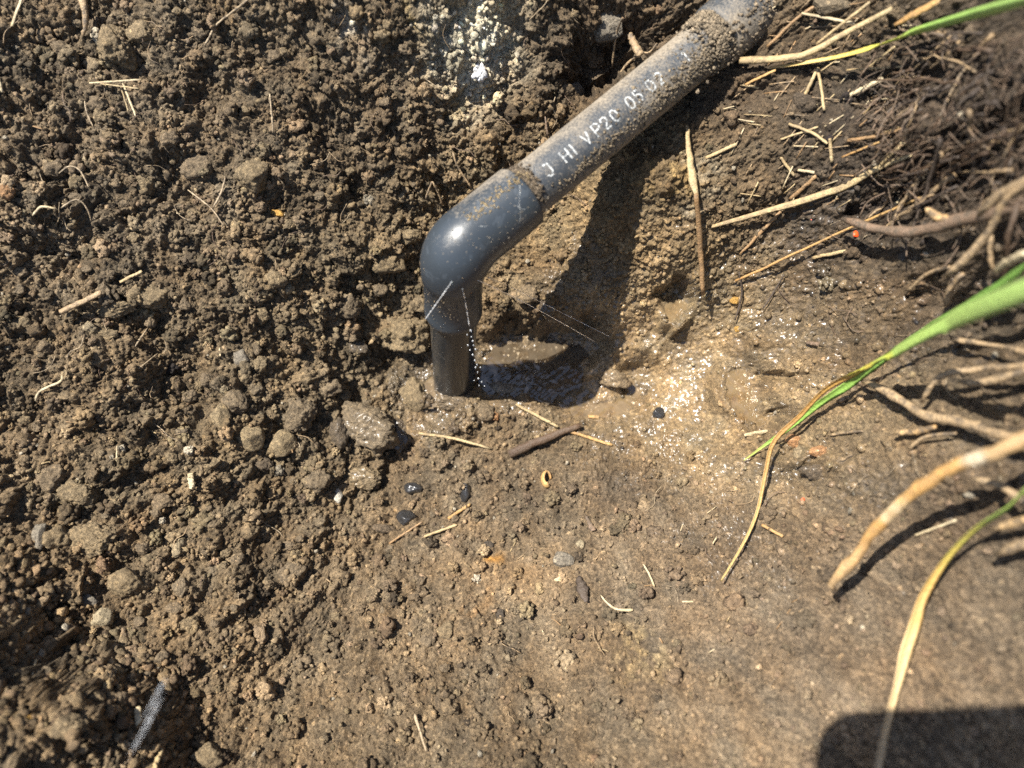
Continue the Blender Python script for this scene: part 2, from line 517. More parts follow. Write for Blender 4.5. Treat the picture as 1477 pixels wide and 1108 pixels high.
def make_soil():
    m, nt, b = new_mat('soil')
    L = nt.links.new
    al = N(nt, 'ShaderNodeAttribute', attribute_name='alb'); we = N(nt, 'ShaderNodeAttribute', attribute_name='wet')
    tc = N(nt, 'ShaderNodeTexCoord')
    n1 = N(nt, 'ShaderNodeTexNoise', i_Scale=520.0, i_Detail=6.0, i_Roughness=.7)
    n2 = N(nt, 'ShaderNodeTexNoise', i_Scale=1500.0, i_Detail=3.0, i_Roughness=.6)
    n3 = N(nt, 'ShaderNodeTexVoronoi', i_Scale=620.0)
    for n in (n1, n2, n3): L(tc.outputs['Object'], n.inputs['Vector'])
    v = ramp(nt, n1.outputs[0], [(.30, (.42, .42, .42)), (.5, (1, 1, 1)), (.72, (1.75, 1.68, 1.55))])
    c = mix_c(nt, 1.0, al.outputs['Color'], v, 'MULTIPLY')
    # scattered pale and dark mineral grains
    grain = ramp(nt, n3.outputs['Color'], [(.0, (.35, .33, .3)), (.12, (1, 1, 1)), (.9, (1, 1, 1)), (.96, (2.3, 2.2, 2.0))])
    c = mix_c(nt, .75, c, mix_c(nt, 1.0, c, grain, 'MULTIPLY'))
    L(c, b.inputs['Base Color'])
    w = we.outputs['Fac']
    wn_ = math_n(nt, 'MULTIPLY', w, math_n(nt, 'ADD', .55, n1.outputs[0]), True)
    r = math_n(nt, 'SUBTRACT', .93, math_n(nt, 'MULTIPLY', wn_, .38), True)
    L(r, b.inputs['Roughness'])
    b.inputs['IOR'].default_value = 1.42
    # film of water on wet earth
    film = math_n(nt, 'MULTIPLY', math_n(nt, 'SUBTRACT', w, .22), 1.5, True)
    L(film, b.inputs['Coat Weight']); b.inputs['Coat Roughness'].default_value = .23; b.inputs['Coat IOR'].default_value = 1.5
    nf = N(nt, 'ShaderNodeTexNoise', i_Scale=190.0, i_Detail=2.5); L(tc.outputs['Object'], nf.inputs['Vector'])
    bf = N(nt, 'ShaderNodeBump', i_Strength=.6, i_Distance=.0016); L(nf.outputs[0], bf.inputs['Height']); L(bf.outputs[0], b.inputs['Coat Normal'])
    b1_ = N(nt, 'ShaderNodeBump', i_Strength=1.0, i_Distance=.0022); L(n1.outputs[0], b1_.inputs['Height'])
    b2_ = N(nt, 'ShaderNodeBump', i_Strength=.9, i_Distance=.0009); L(n2.outputs[0], b2_.inputs['Height'])
    L(b1_.outputs[0], b2_.inputs['Normal']); L(b2_.outputs[0], b.inputs['Normal'])
    return m


MAT = {'soil': make_soil()}


def make_water(name, col, clear, tint):
    """muddy water: cloudy body, partly see-through, with a mirror skin"""
    m, nt, b = new_mat(name)
    L = nt.links.new
    nt.nodes.remove(b)
    out = nt.nodes['Material Output']
    tc = N(nt, 'ShaderNodeTexCoord')
    n1 = N(nt, 'ShaderNodeTexNoise', i_Scale=140.0, i_Detail=4.0); L(tc.outputs['Object'], n1.inputs['Vector'])
    c = ramp(nt, n1.outputs[0], [(.3, tuple(.7 * x for x in col)), (.7, tuple(1.25 * x for x in col))])
    df = N(nt, 'ShaderNodeBsdfDiffuse'); L(c, df.inputs['Color'])
    tr = N(nt, 'ShaderNodeBsdfTransparent'); tr.inputs['Color'].default_value = (*tint, 1)
    m1 = N(nt, 'ShaderNodeMixShader'); L(math_n(nt, 'MULTIPLY', n1.outputs[0], 2 * clear, True), m1.inputs[0]); L(df.outputs[0], m1.inputs[1]); L(tr.outputs[0], m1.inputs[2])
    bp = N(nt, 'ShaderNodeBump', i_Strength=.22, i_Distance=.0016)
    n2 = N(nt, 'ShaderNodeTexNoise', i_Scale=150.0, i_Detail=2.0, i_Distortion=1.0); L(tc.outputs['Object'], n2.inputs['Vector'])
    L(n2.outputs[0], bp.inputs['Height'])
    gl = N(nt, 'ShaderNodeBsdfGlossy', i_Roughness=.07); L(bp.outputs[0], gl.inputs['Normal'])
    fr = N(nt, 'ShaderNodeFresnel', i_IOR=1.75); L(bp.outputs[0], fr.inputs['Normal'])
    m2 = N(nt, 'ShaderNodeMixShader'); L(fr.outputs[0], m2.inputs[0]); L(m1.outputs[0], m2.inputs[1]); L(gl.outputs[0], m2.inputs[2])
    L(m2.outputs[0], out.inputs['Surface'])
    return m


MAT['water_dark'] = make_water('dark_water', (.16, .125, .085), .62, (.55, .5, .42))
MAT['water_mud'] = make_water('muddy_water', (.31, .225, .125), .66, (.86, .78, .66))


# ------------------------------------------------------------------ the pit
def grid_faces(nx, ny):
    i = np.arange(nx * ny).reshape(ny, nx)
    return np.stack([i[:-1, :-1], i[:-1, 1:], i[1:, 1:], i[1:, :-1]], -1).reshape(-1, 4)


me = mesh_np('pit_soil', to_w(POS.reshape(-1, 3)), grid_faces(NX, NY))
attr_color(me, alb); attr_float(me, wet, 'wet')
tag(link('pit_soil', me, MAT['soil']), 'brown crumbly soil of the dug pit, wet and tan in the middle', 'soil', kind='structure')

# ground running on beyond the dug part
far = np.array([.92, 1.05, 1.25, 1.5, 1.8, 2, 3, 5, 9, 18, 40])
ox = np.concatenate([-far[::-1], np.linspace(-.85, .85, 150), far]); oy = np.concatenate([-far[::-1], np.linspace(-.80, .88, 148), far[1:]])
OX, OY = np.meshgrid(ox, oy)
def to_l(W):
    W = np.asarray(W) - CAM
    return np.stack([W[..., 0], W[..., 1] * ct + W[..., 2] * st, -W[..., 1] * st + W[..., 2] * ct], -1)


ex = np.hypot(OX - np.clip(OX, -.30, .30), OY - np.clip(OY, -.04, .33))
bz = tps(np.clip(OX, -.36, .36), np.clip(OY, -.10, .39), _tww, _ww)
k = smooth(0.0, .35, ex)
OH = bz * (1 - k) + .215 * k + (.02 * fbm(OX, OY, .15, 3, 5) + .03 * fbm(OX, OY, 1.3, 2, 8)) * smooth(.02, .2, ex)
LL = to_l(np.stack([OX, OY, OH], -1))
def inside(m_): return (LL[..., 0] > X0 + m_) & (LL[..., 0] < X1 - m_) & (LL[..., 1] > Y0 + m_) & (LL[..., 1] < Y1 - m_)
ins = inside(.03)
ob, oi = crumbs(OX + .012 * fbm(OX, OY, .03, 2, 15), OY + .012 * fbm(OX, OY, .03, 2, 18), .045, 25, .2, .5, .7)
OH = OH + (ob * .8 + .006 * rng.normal(size=OX.shape)) * smooth(1.5, .6, ex)
OH = OH - np.where(inside(-.01), .014, 0)
fs = grid_faces(len(ox), len(oy))
fs = fs[~ins.ravel()[fs].any(1)]
me = mesh_np('ground', np.stack([OX, OY, OH], -1).reshape(-1, 3), fs)
oc = np.zeros(OX.shape + (3,)) + rgb(.118, .090, .058)
attr_color(me, oc * np.clip(1 + .4 * fbm(OX, OY, .2, 2, 77) + .5 * (oi - .5) + .2 * rng.normal(size=OX.shape), .4, 1.8)[..., None]); attr_float(me, np.zeros(OX.size), 'wet')
tag(link('ground', me, MAT['soil']), 'bare brown earth running on around the dug pit', 'ground', kind='structure')

# puddles
for w2, lv, mname, lab in puddle_info:
    s = .0010
    px_ = np.arange(w2[:, 0].min() - .012, w2[:, 0].max() + .012, s); py_ = np.arange(w2[:, 1].min() - .012, w2[:, 1].max() + .012, s)
    A, B = np.meshgrid(px_, py_)
    sdp = poly_sd(w2, A + .005 * fbm(A, B, .008, 3, 771), B + .005 * fbm(A, B, .008, 3, 781))
    f = grid_faces(len(px_), len(py_))
    f = f[(sdp.ravel()[f] > -.0065).all(1)]
    u_, inv = np.unique(f, return_inverse=True)
    Z = lv + .00012 * np.sin(A * 900 + 3 * np.sin(B * 500)) + .0005 * fbm(A, B, .006, 2, 3)
    Z = (Z - CAM[2] - B * st) / ct
    me = mesh_np('puddle', to_w(np.stack([A, B, Z], -1).reshape(-1, 3)[u_]), inv.reshape(f.shape))
    tag(link('puddle', me, MAT[mname]), lab, 'puddle', kind='structure')

# ------------------------------------------------------------------ loose crumbs lying on the soil
def ico(sub):
    t = (1 + 5 ** .5) / 2
    v = [(-1, t, 0), (1, t, 0), (-1, -t, 0), (1, -t, 0), (0, -1, t), (0, 1, t), (0, -1, -t), (0, 1, -t), (t, 0, -1), (t, 0, 1), (-t, 0, -1), (-t, 0, 1)]
    f = [(0, 11, 5), (0, 5, 1), (0, 1, 7), (0, 7, 10), (0, 10, 11), (1, 5, 9), (5, 11, 4), (11, 10, 2), (10, 7, 6), (7, 1, 8),
         (3, 9, 4), (3, 4, 2), (3, 2, 6), (3, 6, 8), (3, 8, 9), (4, 9, 5), (2, 4, 11), (6, 2, 10), (8, 6, 7), (9, 8, 1)]
    v = [np.array(x, float) / np.linalg.norm(x) for x in v]
    for _ in range(sub):
        mid = {}; nf = []
        def m(a, b):
            key = (min(a, b), max(a, b))
            if key not in mid:
                q = v[a] + v[b]; v.append(q / np.linalg.norm(q)); mid[key] = len(v) - 1
            return mid[key]
        for a, b, c in f:
            ab, bc, ca = m(a, b), m(b, c), m(c, a)
            nf += [(a, ab, ca), (b, bc, ab), (c, ca, bc), (ab, bc, ca)]
        f = nf
    return np.array(v), np.array(f)


ICO = [ico(k) for k in range(5)]


def rand_rot(n):
    q = rng.normal(size=(n, 4)); q /= np.linalg.norm(q, axis=1)[:, None]
    w, x, y, z = q.T
    return np.stack([np.stack([1 - 2 * (y * y + z * z), 2 * (x * y - z * w), 2 * (x * z + y * w)], -1),
                     np.stack([2 * (x * y + z * w), 1 - 2 * (x * x + z * z), 2 * (y * z - x * w)], -1),
                     np.stack([2 * (x * z - y * w), 2 * (y * z + x * w), 1 - 2 * (x * x + y * y)], -1)], -2)


def crumb_cloud(pos, rad, col, wetv, sub):
    """many lumpy crumbs as one mesh"""
    V, F = ICO[sub]
    n = len(pos)
    vv = V[None] * (1 + .28 * rng.normal(size=(n, len(V), 1)).clip(-1.6, 1.6)) if sub < 2 else V[None] * (1 + .16 * rng.normal(size=(n, len(V), 1)).clip(-1.5, 1.5))
    vv = vv * (rng.uniform(.65, 1.3, size=(n, 1, 3)))
    vv = np.einsum('nij,nvj->nvi', rand_rot(n), vv) * rad[:, None, None] + pos[:, None]
    ff = F[None] + (np.arange(n) * len(V))[:, None, None]
    cc = np.repeat(col[:, None], len(V), 1)
    return vv.reshape(-1, 3), ff.reshape(-1, 3), cc.reshape(-1, 3), np.repeat(wetv, len(V))


def sample(G, x, y):
    ix = np.clip(((x - gx[0]) / STEP).astype(int), 0, NX - 1); iy = np.clip(((y - gy[0]) / STEP).astype(int), 0, NY - 1)
    return G[iy, ix]


def scatter(n, r_lo, r_hi, powr, dens, box=(X0 + .01, X1 - .01, Y0 + .01, Y1 - .01)):
    x = rng.uniform(box[0], box[1], n); y = rng.uniform(box[2], box[3], n)
    keep = rng.random(n) < dens(x, y)
    x, y = x[keep], y[keep]; n = len(x)
    r = r_lo + (r_hi - r_lo) * rng.random(n) ** powr
    c = sample(alb, x, y) * np.clip(rng.normal(1.22, .30, (n, 1)), .5, 2.2) * (1 + rng.normal(0, .018, (n, 3)))
    pale = rng.random(n) < .012
    c[pale] = rgb(.36, .31, .23) * rng.uniform(.6, 1.2, (pale.sum(), 1))
    dark = rng.random(n) < .04
    c[dark] *= .4
    z = height(x, y) + r * rng.uniform(-.1, .55, n)
    return to_w(np.stack([x, y, z], -1)), r, np.clip(c, .015, .7), sample(wet, x, y) * .8


dens_c = lambda x, y: np.clip(sample(coarse, x, y) * .95 + .10, 0, 1) * (1 - sample(PUD, x, y))
dens_f = lambda x, y: np.clip(.55 + .4 * sample(coarse, x, y) - .35 * sample(smear, x, y), .1, 1) * (1 - sample(PUD, x, y))
def aggregates(n, r_lo, r_hi, dens):
    """lumps of earth made of many small grains pressed together"""
    pos, R, c, w = scatter(n, r_lo, r_hi, 2.2, dens)
    n = len(pos)
    core = crumb_cloud(pos, R * .86, c, w, 1)
    k = 16
    d = rng.normal(size=(n, k, 3)); d[..., 2] = np.abs(d[..., 2]) - .25
    d /= np.linalg.norm(d, axis=-1)[..., None]
    sq = rng.uniform(.7, 1.25, (n, 1, 3))
    gp = (pos[:, None] + d * sq * R[:, None, None] * .86).reshape(-1, 3)
    gr = np.repeat(R, k) * rng.uniform(.22, .45, n * k)
    gc = np.repeat(c, k, 0) * np.clip(rng.normal(1.0, .18, (n * k, 1)), .5, 1.5)
    return core, crumb_cloud(gp, gr, gc, np.repeat(w, k), 0)


parts_ = [crumb_cloud(*scatter(27500, .0005, .0017, 2.2, dens_f), 0), *aggregates(2250, .0016, .0052, dens_c),
          crumb_cloud(*scatter(36000, .0007, .0024, 1.8, lambda x, y: sample(STEEP, x, y) * .5 * (1 - sample(PUD, x, y))), 0),
          crumb_cloud(*scatter(34000, .0008, .0032, 1.6, lambda x, y: sample(STEEP, x, y) * .4, (-.30, -.12, -.225, -.06)), 0)]
vs, fs_, cs, ws = [], [], [], []; off = 0
for v_, f_, c_, w_ in parts_:
    vs.append(v_); fs_.append(f_ + off); cs.append(c_); ws.append(w_); off += len(v_)
me = mesh_np('soil_crumbs', np.concatenate(vs), np.concatenate(fs_))
attr_color(me, np.concatenate(cs)); attr_float(me, np.concatenate(ws), 'wet')
tag(link('soil_crumbs', me, MAT['soil']), 'loose crumbs of brown soil strewn over the whole pit', 'soil crumbs', kind='stuff')

# ------------------------------------------------------------------ tubes
def frames(pts, up=None):
    t = np.gradient(pts, axis=0); t /= np.linalg.norm(t, axis=1)[:, None] + 1e-12
    a = np.array([0, 0, 1.0]) if up is None else np.asarray(up, float)
    out_n = np.zeros_like(pts); out_b = np.zeros_like(pts)
    for i in range(len(pts)):
        n = a - (a @ t[i]) * t[i]
        if np.linalg.norm(n) < 1e-3:
            n = np.array([1.0, 0, 0]) - t[i][0] * t[i]
        n /= np.linalg.norm(n); a = n if up is None else a
        out_n[i] = n; out_b[i] = np.cross(t[i], n)
    return t, out_n, out_b


def sweep(pts, ru, rn, k=8, up=None, sect=None, caps=True):
    """tube along pts; ru half width sideways, rn half height; returns verts, faces(quads/tri as quads), t"""
    pts = np.asarray(pts, float); n = len(pts)
    ru = np.broadcast_to(ru, n); rn = np.broadcast_to(rn, n)
    _, nn, bb = frames(pts, up)
    if sect is None:
        a = np.arange(k) / k * 2 * np.pi
        sect = np.stack([np.cos(a), np.sin(a)], -1)
    k = len(sect)
    V = pts[:, None] + bb[:, None] * (sect[None, :, :1] * ru[:, None, None]) + nn[:, None] * (sect[None, :, 1:] * rn[:, None, None])
    V = V.reshape(-1, 3)
    i = np.arange(n * k).reshape(n, k)
    F = np.stack([i[:-1], np.roll(i[:-1], -1, 1), np.roll(i[1:], -1, 1), i[1:]], -1).reshape(-1, 4)
    T = np.repeat(np.linspace(0, 1, n), k)
    if caps:
        V = np.concatenate([V, pts[:1], pts[-1:]]); T = np.concatenate([T, [0, 1]])
        c0, c1 = n * k, n * k + 1
        F0 = np.stack([np.roll(i[0], -1), i[0], np.full(k, c0), np.full(k, c0)], -1)
        F1 = np.stack([i[-1], np.roll(i[-1], -1), np.full(k, c1), np.full(k, c1)], -1)
    else:
        F0 = F1 = np.zeros((0, 4), int)
    return V, F, np.concatenate([F0, F1])[:, :3], T


def mesh_mixed(name, V, Q, T3, smooth_shade=True):
    me = bpy.data.meshes.new(name)
    Q = np.asarray(Q, np.int32).reshape(-1, 4); T3 = np.asarray(T3, np.int32).reshape(-1, 3)
    me.vertices.add(len(V)); me.vertices.foreach_set('co', np.asarray(V, np.float32).ravel())
    me.loops.add(Q.size + T3.size); me.loops.foreach_set('vertex_index', np.concatenate([Q.ravel(), T3.ravel()]))
    me.polygons.add(len(Q) + len(T3))
    me.polygons.foreach_set('loop_start', np.concatenate([np.arange(len(Q)) * 4, Q.size + np.arange(len(T3)) * 3]).astype(np.int32))
    me.polygons.foreach_set('use_smooth', np.full(len(Q) + len(T3), smooth_shade))
    me.update(calc_edges=True)
    return me


def spline(ctrl, n):
    c = np.asarray(ctrl, float)
    if len(c) == 2:
        t = np.linspace(0, 1, n)[:, None]
        return c[0] * (1 - t) + c[1] * t
    e = np.concatenate([[2 * c[0] - c[1]], c, [2 * c[-1] - c[-2]]])
    seg = np.cumsum(np.concatenate([[0], np.linalg.norm(np.diff(c[:, :2], axis=0), axis=1)]))
    s = np.linspace(0, seg[-1], n)
    j = np.clip(np.searchsorted(seg, s, 'right') - 1, 0, len(c) - 2)
    t = ((s - seg[j]) / (seg[j + 1] - seg[j] + 1e-12))[:, None]
    p0, p1, p2, p3 = e[j], e[j + 1], e[j + 2], e[j + 3]
    return .5 * (2 * p1 + (p2 - p0) * t + (2 * p0 - 5 * p1 + 4 * p2 - p3) * t ** 2 + (3 * p1 - p0 - 3 * p2 + p3) * t ** 3)


def empty(name, loc):
    o = bpy.data.objects.new(name, None)
    o.empty_display_size = .02
    o.location = tuple(float(c) for c in loc)
    COL.objects.link(o)
    return o


# ------------------------------------------------------------------ the leaking pipe
def make_pvc(name, base, dust_lo, dust_hi, rough, wetrun=0.0):
    m, nt, b = new_mat(name)
    L = nt.links.new
    tc = N(nt, 'ShaderNodeTexCoord')
    big = N(nt, 'ShaderNodeTexNoise', i_Scale=55.0, i_Detail=5.0, i_Roughness=.65)
    fine = N(nt, 'ShaderNodeTexNoise', i_Scale=900.0, i_Detail=4.0, i_Roughness=.7)
    scr = N(nt, 'ShaderNodeTexNoise', i_Scale=260.0, i_Detail=3.0)
    speck = N(nt, 'ShaderNodeTexVoronoi', i_Scale=330.0)
    mp = N(nt, 'ShaderNodeMapping'); mp.inputs['Scale'].default_value = (1.0, .25, 1.0); mp.inputs['Rotation'].default_value = (0, 0, .6)
    L(tc.outputs['Object'], mp.inputs['Vector']); L(mp.outputs[0], scr.inputs['Vector'])
    for n in (big, fine, speck): L(tc.outputs['Object'], n.inputs['Vector'])
    du = N(nt, 'ShaderNodeAttribute', attribute_name='dust')
    mixn = math_n(nt, 'ADD', math_n(nt, 'MULTIPLY', big.outputs[0], .55), math_n(nt, 'MULTIPLY', fine.outputs[0], .5))
    mask = N(nt, 'ShaderNodeMapRange'); mask.inputs['From Min'].default_value = dust_lo; mask.inputs['From Max'].default_value = dust_hi
    L(math_n(nt, 'ADD', mixn, math_n(nt, 'MULTIPLY', du.outputs['Fac'], .42)), mask.inputs['Value'])
    sp = math_n(nt, 'LESS_THAN', speck.outputs['Distance'], .10)
    sp = math_n(nt, 'MULTIPLY', sp, math_n(nt, 'GREATER_THAN', big.outputs[0], .47))
    mk = math_n(nt, 'MAXIMUM', math_n(nt, 'MULTIPLY', mask.outputs[0], .92), math_n(nt, 'MULTIPLY', sp, .75))
    scm = math_n(nt, 'MULTIPLY', math_n(nt, 'GREATER_THAN', scr.outputs[0], .62), .16)
    pv = mix_c(nt, scm, base, tuple(min(1, 2.6 * x + .03) for x in base))
    dc = ramp(nt, fine.outputs[0], [(.3, (.13, .105, .075)), (.7, (.29, .245, .185))])
    L(mix_c(nt, mk, pv, dc), b.inputs['Base Color'])
    L(math_n(nt, 'ADD', math_n(nt, 'MULTIPLY', mk, .5), math_n(nt, 'ADD', rough - .1, math_n(nt, 'MULTIPLY', fine.outputs[0], .2))), b.inputs['Roughness'])
    bp = N(nt, 'ShaderNodeBump', i_Strength=.35, i_Distance=.0006)
    L(math_n(nt, 'ADD', math_n(nt, 'MULTIPLY', mk, .8), math_n(nt, 'MULTIPLY', fine.outputs[0], .25)), bp.inputs['Height'])
    L(bp.outputs[0], b.inputs['Normal'])
    return m


MAT['pvc'] = make_pvc('grey_pvc', (.036, .041, .047), .56, .80, .45)
MAT['pvc_elbow'] = make_pvc('grey_pvc_fitting', (.029, .036, .044), .63, .86, .36)
MAT['pvc_wet'] = make_pvc('wet_grey_pvc', (.022, .024, .026), .60, .76, .22)
mi, nt, b = new_mat('white_ink')
n = N(nt, 'ShaderNodeTexNoise', i_Scale=1100.0, i_Detail=2.0)
tc = N(nt, 'ShaderNodeTexCoord'); nt.links.new(tc.outputs['Object'], n.inputs['Vector'])
nt.links.new(ramp(nt, n.outputs[0], [(.37, (.07, .075, .08)), (.54, (.42, .43, .42))]), b.inputs['Base Color'])
b.inputs['Roughness'].default_value = .6
MAT['ink'] = mi

C0 = P(653, 365, .362)
HD = c2w_vec(np.array([.742, .649, -.167])); HD /= np.linalg.norm(HD)
FOOT = P(655, 560, .488)
VD = FOOT - C0; VLEN = np.linalg.norm(VD); VD /= VLEN
pipe_root = empty('water_pipe', FOOT)
tag(pipe_root, 'dark grey plastic water pipe with elbow, leaking into the muddy pit', 'pipe')


def part(name, V, Q, T3, mat, root, attrs=None, smooth_shade=True, parent=None):
    me = mesh_mixed(name, np.asarray(V) - np.array(root.location), Q, T3, smooth_shade)
    for k_, a_ in (attrs or {}).items():
        attr_color(me, a_, k_) if np.ndim(a_) == 2 else attr_float(me, a_, k_)
    return link(name, me, mat, parent or root)


# elbow: two sockets and a tight bend, with chamfered mouths
RB = .0150
ca = HD @ VD
half = math.acos(ca) / 2                     # half angle between the legs
tl = RB / math.tan(half)                     # tangent length
bis = (HD + VD); bis /= np.linalg.norm(bis)
cen = C0 + bis * RB / math.sin(half)
pV = C0 + VD * tl; pH = C0 + HD * tl
e1 = (pV - cen) / RB; ang = math.pi - 2 * half
e2 = (pH - cen) / RB; e2 = e2 - (e2 @ e1) * e1; e2 /= np.linalg.norm(e2)
arc = [cen + RB * (math.cos(a) * e1 + math.sin(a) * e2) for a in np.linspace(0, ang, 22)]
LV, LH = .051, .0445
legV = [C0 + VD * a for a in (LV, LV - .0001, LV - .0008, LV - .0014, LV - .0045, LV - .0058, .0178, .0171, .0164)]
legH = [C0 + HD * a for a in (LH - .026, LH - .018, LH - .007, LH - .0016, LH - .0010, LH - .0001, LH)]
path = np.array(legV + arc + legH)
rv = [.0131, .0145, .0151, .0153, .0153, .0148, .0149, .0153, .0157]; rh = [.0161, .0161, .0161, .0160, .0158, .0150, .0131]
rad = np.array(rv + [.0156 + .0006 * k / 21 + .0009 * math.sin(math.pi * k / 21) for k in range(22)] + rh)
up = np.cross(HD, VD)
V_, Q_, T_, tt = sweep(path, rad, rad, 48, up=up, caps=False)
ctr = np.repeat(path, 48, 0)
rel = (V_ - ctr); rel /= np.linalg.norm(rel, axis=1)[:, None]
facing = CAM - C0; facing = facing - (facing @ HD) * HD; facing /= np.linalg.norm(facing)
EUP = np.cross(facing, HD)
dust = np.clip((rel @ EUP) - .25, 0, 1) * np.clip((ctr - C0) @ HD / .03, 0, 1) * .95
elbow = part('elbow', V_, Q_, T_, MAT['pvc_elbow'], pipe_root, {'dust': dust})
elbow['label'] = 'smooth dark grey elbow fitting with a bright sun glint'

def straight(name, a, b_, r, mat, dustf, root, k=40, n=40, label=None):
    pts = a + (b_ - a) * np.linspace(0, 1, n)[:, None]
    V, Q, T3, t = sweep(pts, r, r, k, up=up, caps=True)
    rel = V - np.repeat(pts, k, 0) if len(V) == n * k else np.concatenate([V[:n * k] - np.repeat(pts, k, 0), np.ones((2, 3))])
    rel = rel / (np.linalg.norm(rel, axis=1)[:, None] + 1e-9)
    o = part(name, V, Q, T3, mat, root, {'dust': dustf(rel, np.concatenate([np.repeat(np.linspace(0, 1, n), k), [0, 1]]))})
    if label: o['label'] = label
    return o


PR = .0130
pipe_o = straight('pipe', C0 + HD * .03, C0 + HD * .42, PR, MAT['pvc'],
                  lambda rel, t: np.clip(.10 + .9 * np.clip(np.abs(rel @ EUP) - .45, 0, 1) + np.clip((t - .16) * 4.0, 0, .75) * np.clip(.5 - (rel @ EUP), .35, 1), 0, 1), pipe_root, n=60,
                  label='straight run of dark grey pipe, dusty, printed with white characters')
straight('riser', C0 + VD * .03, C0 + VD * (VLEN + .05), PR - .0003, MAT['pvc_wet'], lambda rel, t: np.clip((t - .75) * 3, 0, .6) + 0 * rel[:, 0], pipe_root,
         label='wet black lower pipe going down into the mud')
# socket further along the run
SC = .176
sp = [C0 + HD * a for a in (SC, SC + .0002, SC + .0015, SC + .003, SC + .02, SC + .045, SC + .08, SC + .11)]
V_, Q_, T_, tt = sweep(np.array(sp), [.0131, .0150, .0158, .0161, .0163, .0164, .0165, .0165], [.0131, .0150, .0158, .0161, .0163, .0164, .0165, .0165], 40, up=up, caps=False)
rel = V_ - np.repeat(np.array(sp), 40, 0); rel /= np.linalg.norm(rel, axis=1)[:, None]
part('coupling', V_, Q_, T_, MAT['pvc'], pipe_root, {'dust': np.clip(.55 - .3 * (rel @ EUP), 0, 1) * np.repeat(np.array([1, 1, 1, .95, .5, .35, .4, .5]), 40)})

# printing on the pipe, wrapped round its surface
GLY = {'J': [[(.3, 1), (.8, 1), (.8, .25), (.6, 0), (.3, 0), (.1, .2)]], 'H': [[(0, 0), (0, 1)], [(.75, 0), (.75, 1)], [(0, .5), (.75, .5)]], 'I': [[(.1, 0), (.1, 1)]],
       'V': [[(0, 1), (.4, 0), (.8, 1)]], 'P': [[(0, 0), (0, 1), (.5, 1), (.72, .87), (.72, .62), (.5, .48), (0, .48)]],
       '2': [[(0, .72), (.05, .88), (.18, .98), (.36, 1), (.54, .95), (.65, .82), (.64, .66), (.5, .48), (.28, .27), (.06, .03), (.7, .03)]],
       '0': [[(.35, 0), (.1, .1), (0, .35), (0, .65), (.1, .9), (.35, 1), (.6, .9), (.7, .65), (.7, .35), (.6, .1), (.35, 0)]],
       '5': [[(.62, 1), (.08, 1), (.04, .56), (.3, .64), (.56, .55), (.66, .32), (.56, .1), (.3, 0), (0, .1)]],
       '1': [[(0, .8), (.25, 1), (.25, 0)]], '.': [[(.1, 0), (.1, .12)]]}


def surf(s, a, r):
    phi = a / PR
    return C0 + HD * s + r * (np.cos(phi) * facing + np.sin(phi) * EUP)


def s_of(u, v):
    w = (u - 653) * .772 - (v - 365) * .636
    kx = (653 + w * .772 - CX) / FPX
    return (kx * .362 + .0279) / (.742 - .167 * kx)


TEXT = [('J', 771, 247), ('H', 799, 229), ('I', 813, 219), ('V', 829, 207), ('P', 846, 196), ('2', 858, 187), ('0', 871, 177), ('0', 892, 158), ('5', 903, 148), ('0', 919, 132), ('2', 931, 121),
        ('.', 959, 99), ('1', 970, 91), ('.', 994, 70)]
for ch, u, v in TEXT:
    s0 = s_of(u, v); ht, wd, th = .0060, .0048, .00042
    Vl, Ql = [], []
    for stroke in GLY[ch]:
        pp = []
        for (xa, ya), (xb, yb) in zip(stroke[:-1], stroke[1:]):
            for q in np.linspace(0, 1, 6)[:-1]:
                pp.append((xa + (xb - xa) * q, ya + (yb - ya) * q))
        pp.append(stroke[-1])
        pp = np.array(pp) * [wd, ht] + [-.35 * wd, -.42 * ht]
        d = np.gradient(pp, axis=0); d /= np.linalg.norm(d, axis=1)[:, None] + 1e-12
        nn_ = np.stack([-d[:, 1], d[:, 0]], -1)
        o_ = len(Vl)
        for p_, q_ in zip(pp, nn_):
            for sg in (1, -1):
                e = p_ + q_ * th * sg * random.uniform(.75, 1.15)
                Vl.append(surf(s0 + e[0], e[1] + .0012, PR + .00012))
        for k_ in range(len(pp) - 1):
            Ql.append((o_ + 2 * k_, o_ + 2 * k_ + 1, o_ + 2 * k_ + 3, o_ + 2 * k_ + 2))
    me = mesh_mixed('printed_character', np.array(Vl) - FOOT, np.array(Ql), np.zeros((0, 3)))
    link('printed_character', me, MAT['ink'], pipe_o)

# earth stuck to the pipe
def stuck(n, sfun, afun, rfun, colr, name, r0=PR):
    s = sfun(n); a = afun(n); r = rfun(n)
    pos = surf_n(s, a, r0)
    col = np.array(colr) * np.clip(rng.normal(1, .3, (n, 1)), .45, 1.7)
    return crumb_cloud(pos, r, col, np.zeros(n), 0)


def surf_n(s, a, r):
    r = np.broadcast_to(r, s.shape)
    return C0 + HD * s[:, None] + r[:, None] * (np.cos(a)[:, None] * facing + np.sin(a)[:, None] * EUP)


# scratches on the fitting
for sa, aa, sb, ab_ in [(.041, .28, .030, -.55), (.020, .55, .026, .2), (.033, -.1, .036, -.35), (.012, .1, .019, -.05)]:
    q = np.linspace(0, 1, 14)
    s_ = sa + (sb - sa) * q + .0004 * np.sin(q * 9); a_ = aa + (ab_ - aa) * q + .03 * np.sin(q * 6)
    e_ = np.stack([surf_n(s_ - .00011, a_, .01625), surf_n(s_ + .00011, a_, .01625)], 1).reshape(-1, 3)
    k_ = np.arange(13) * 2
    me = mesh_mixed('scratch', e_ - FOOT, np.stack([k_, k_ + 1, k_ + 3, k_ + 2], -1), np.zeros((0, 3)))
    link('scratch', me, MAT['ink'], elbow)
U = rng.uniform


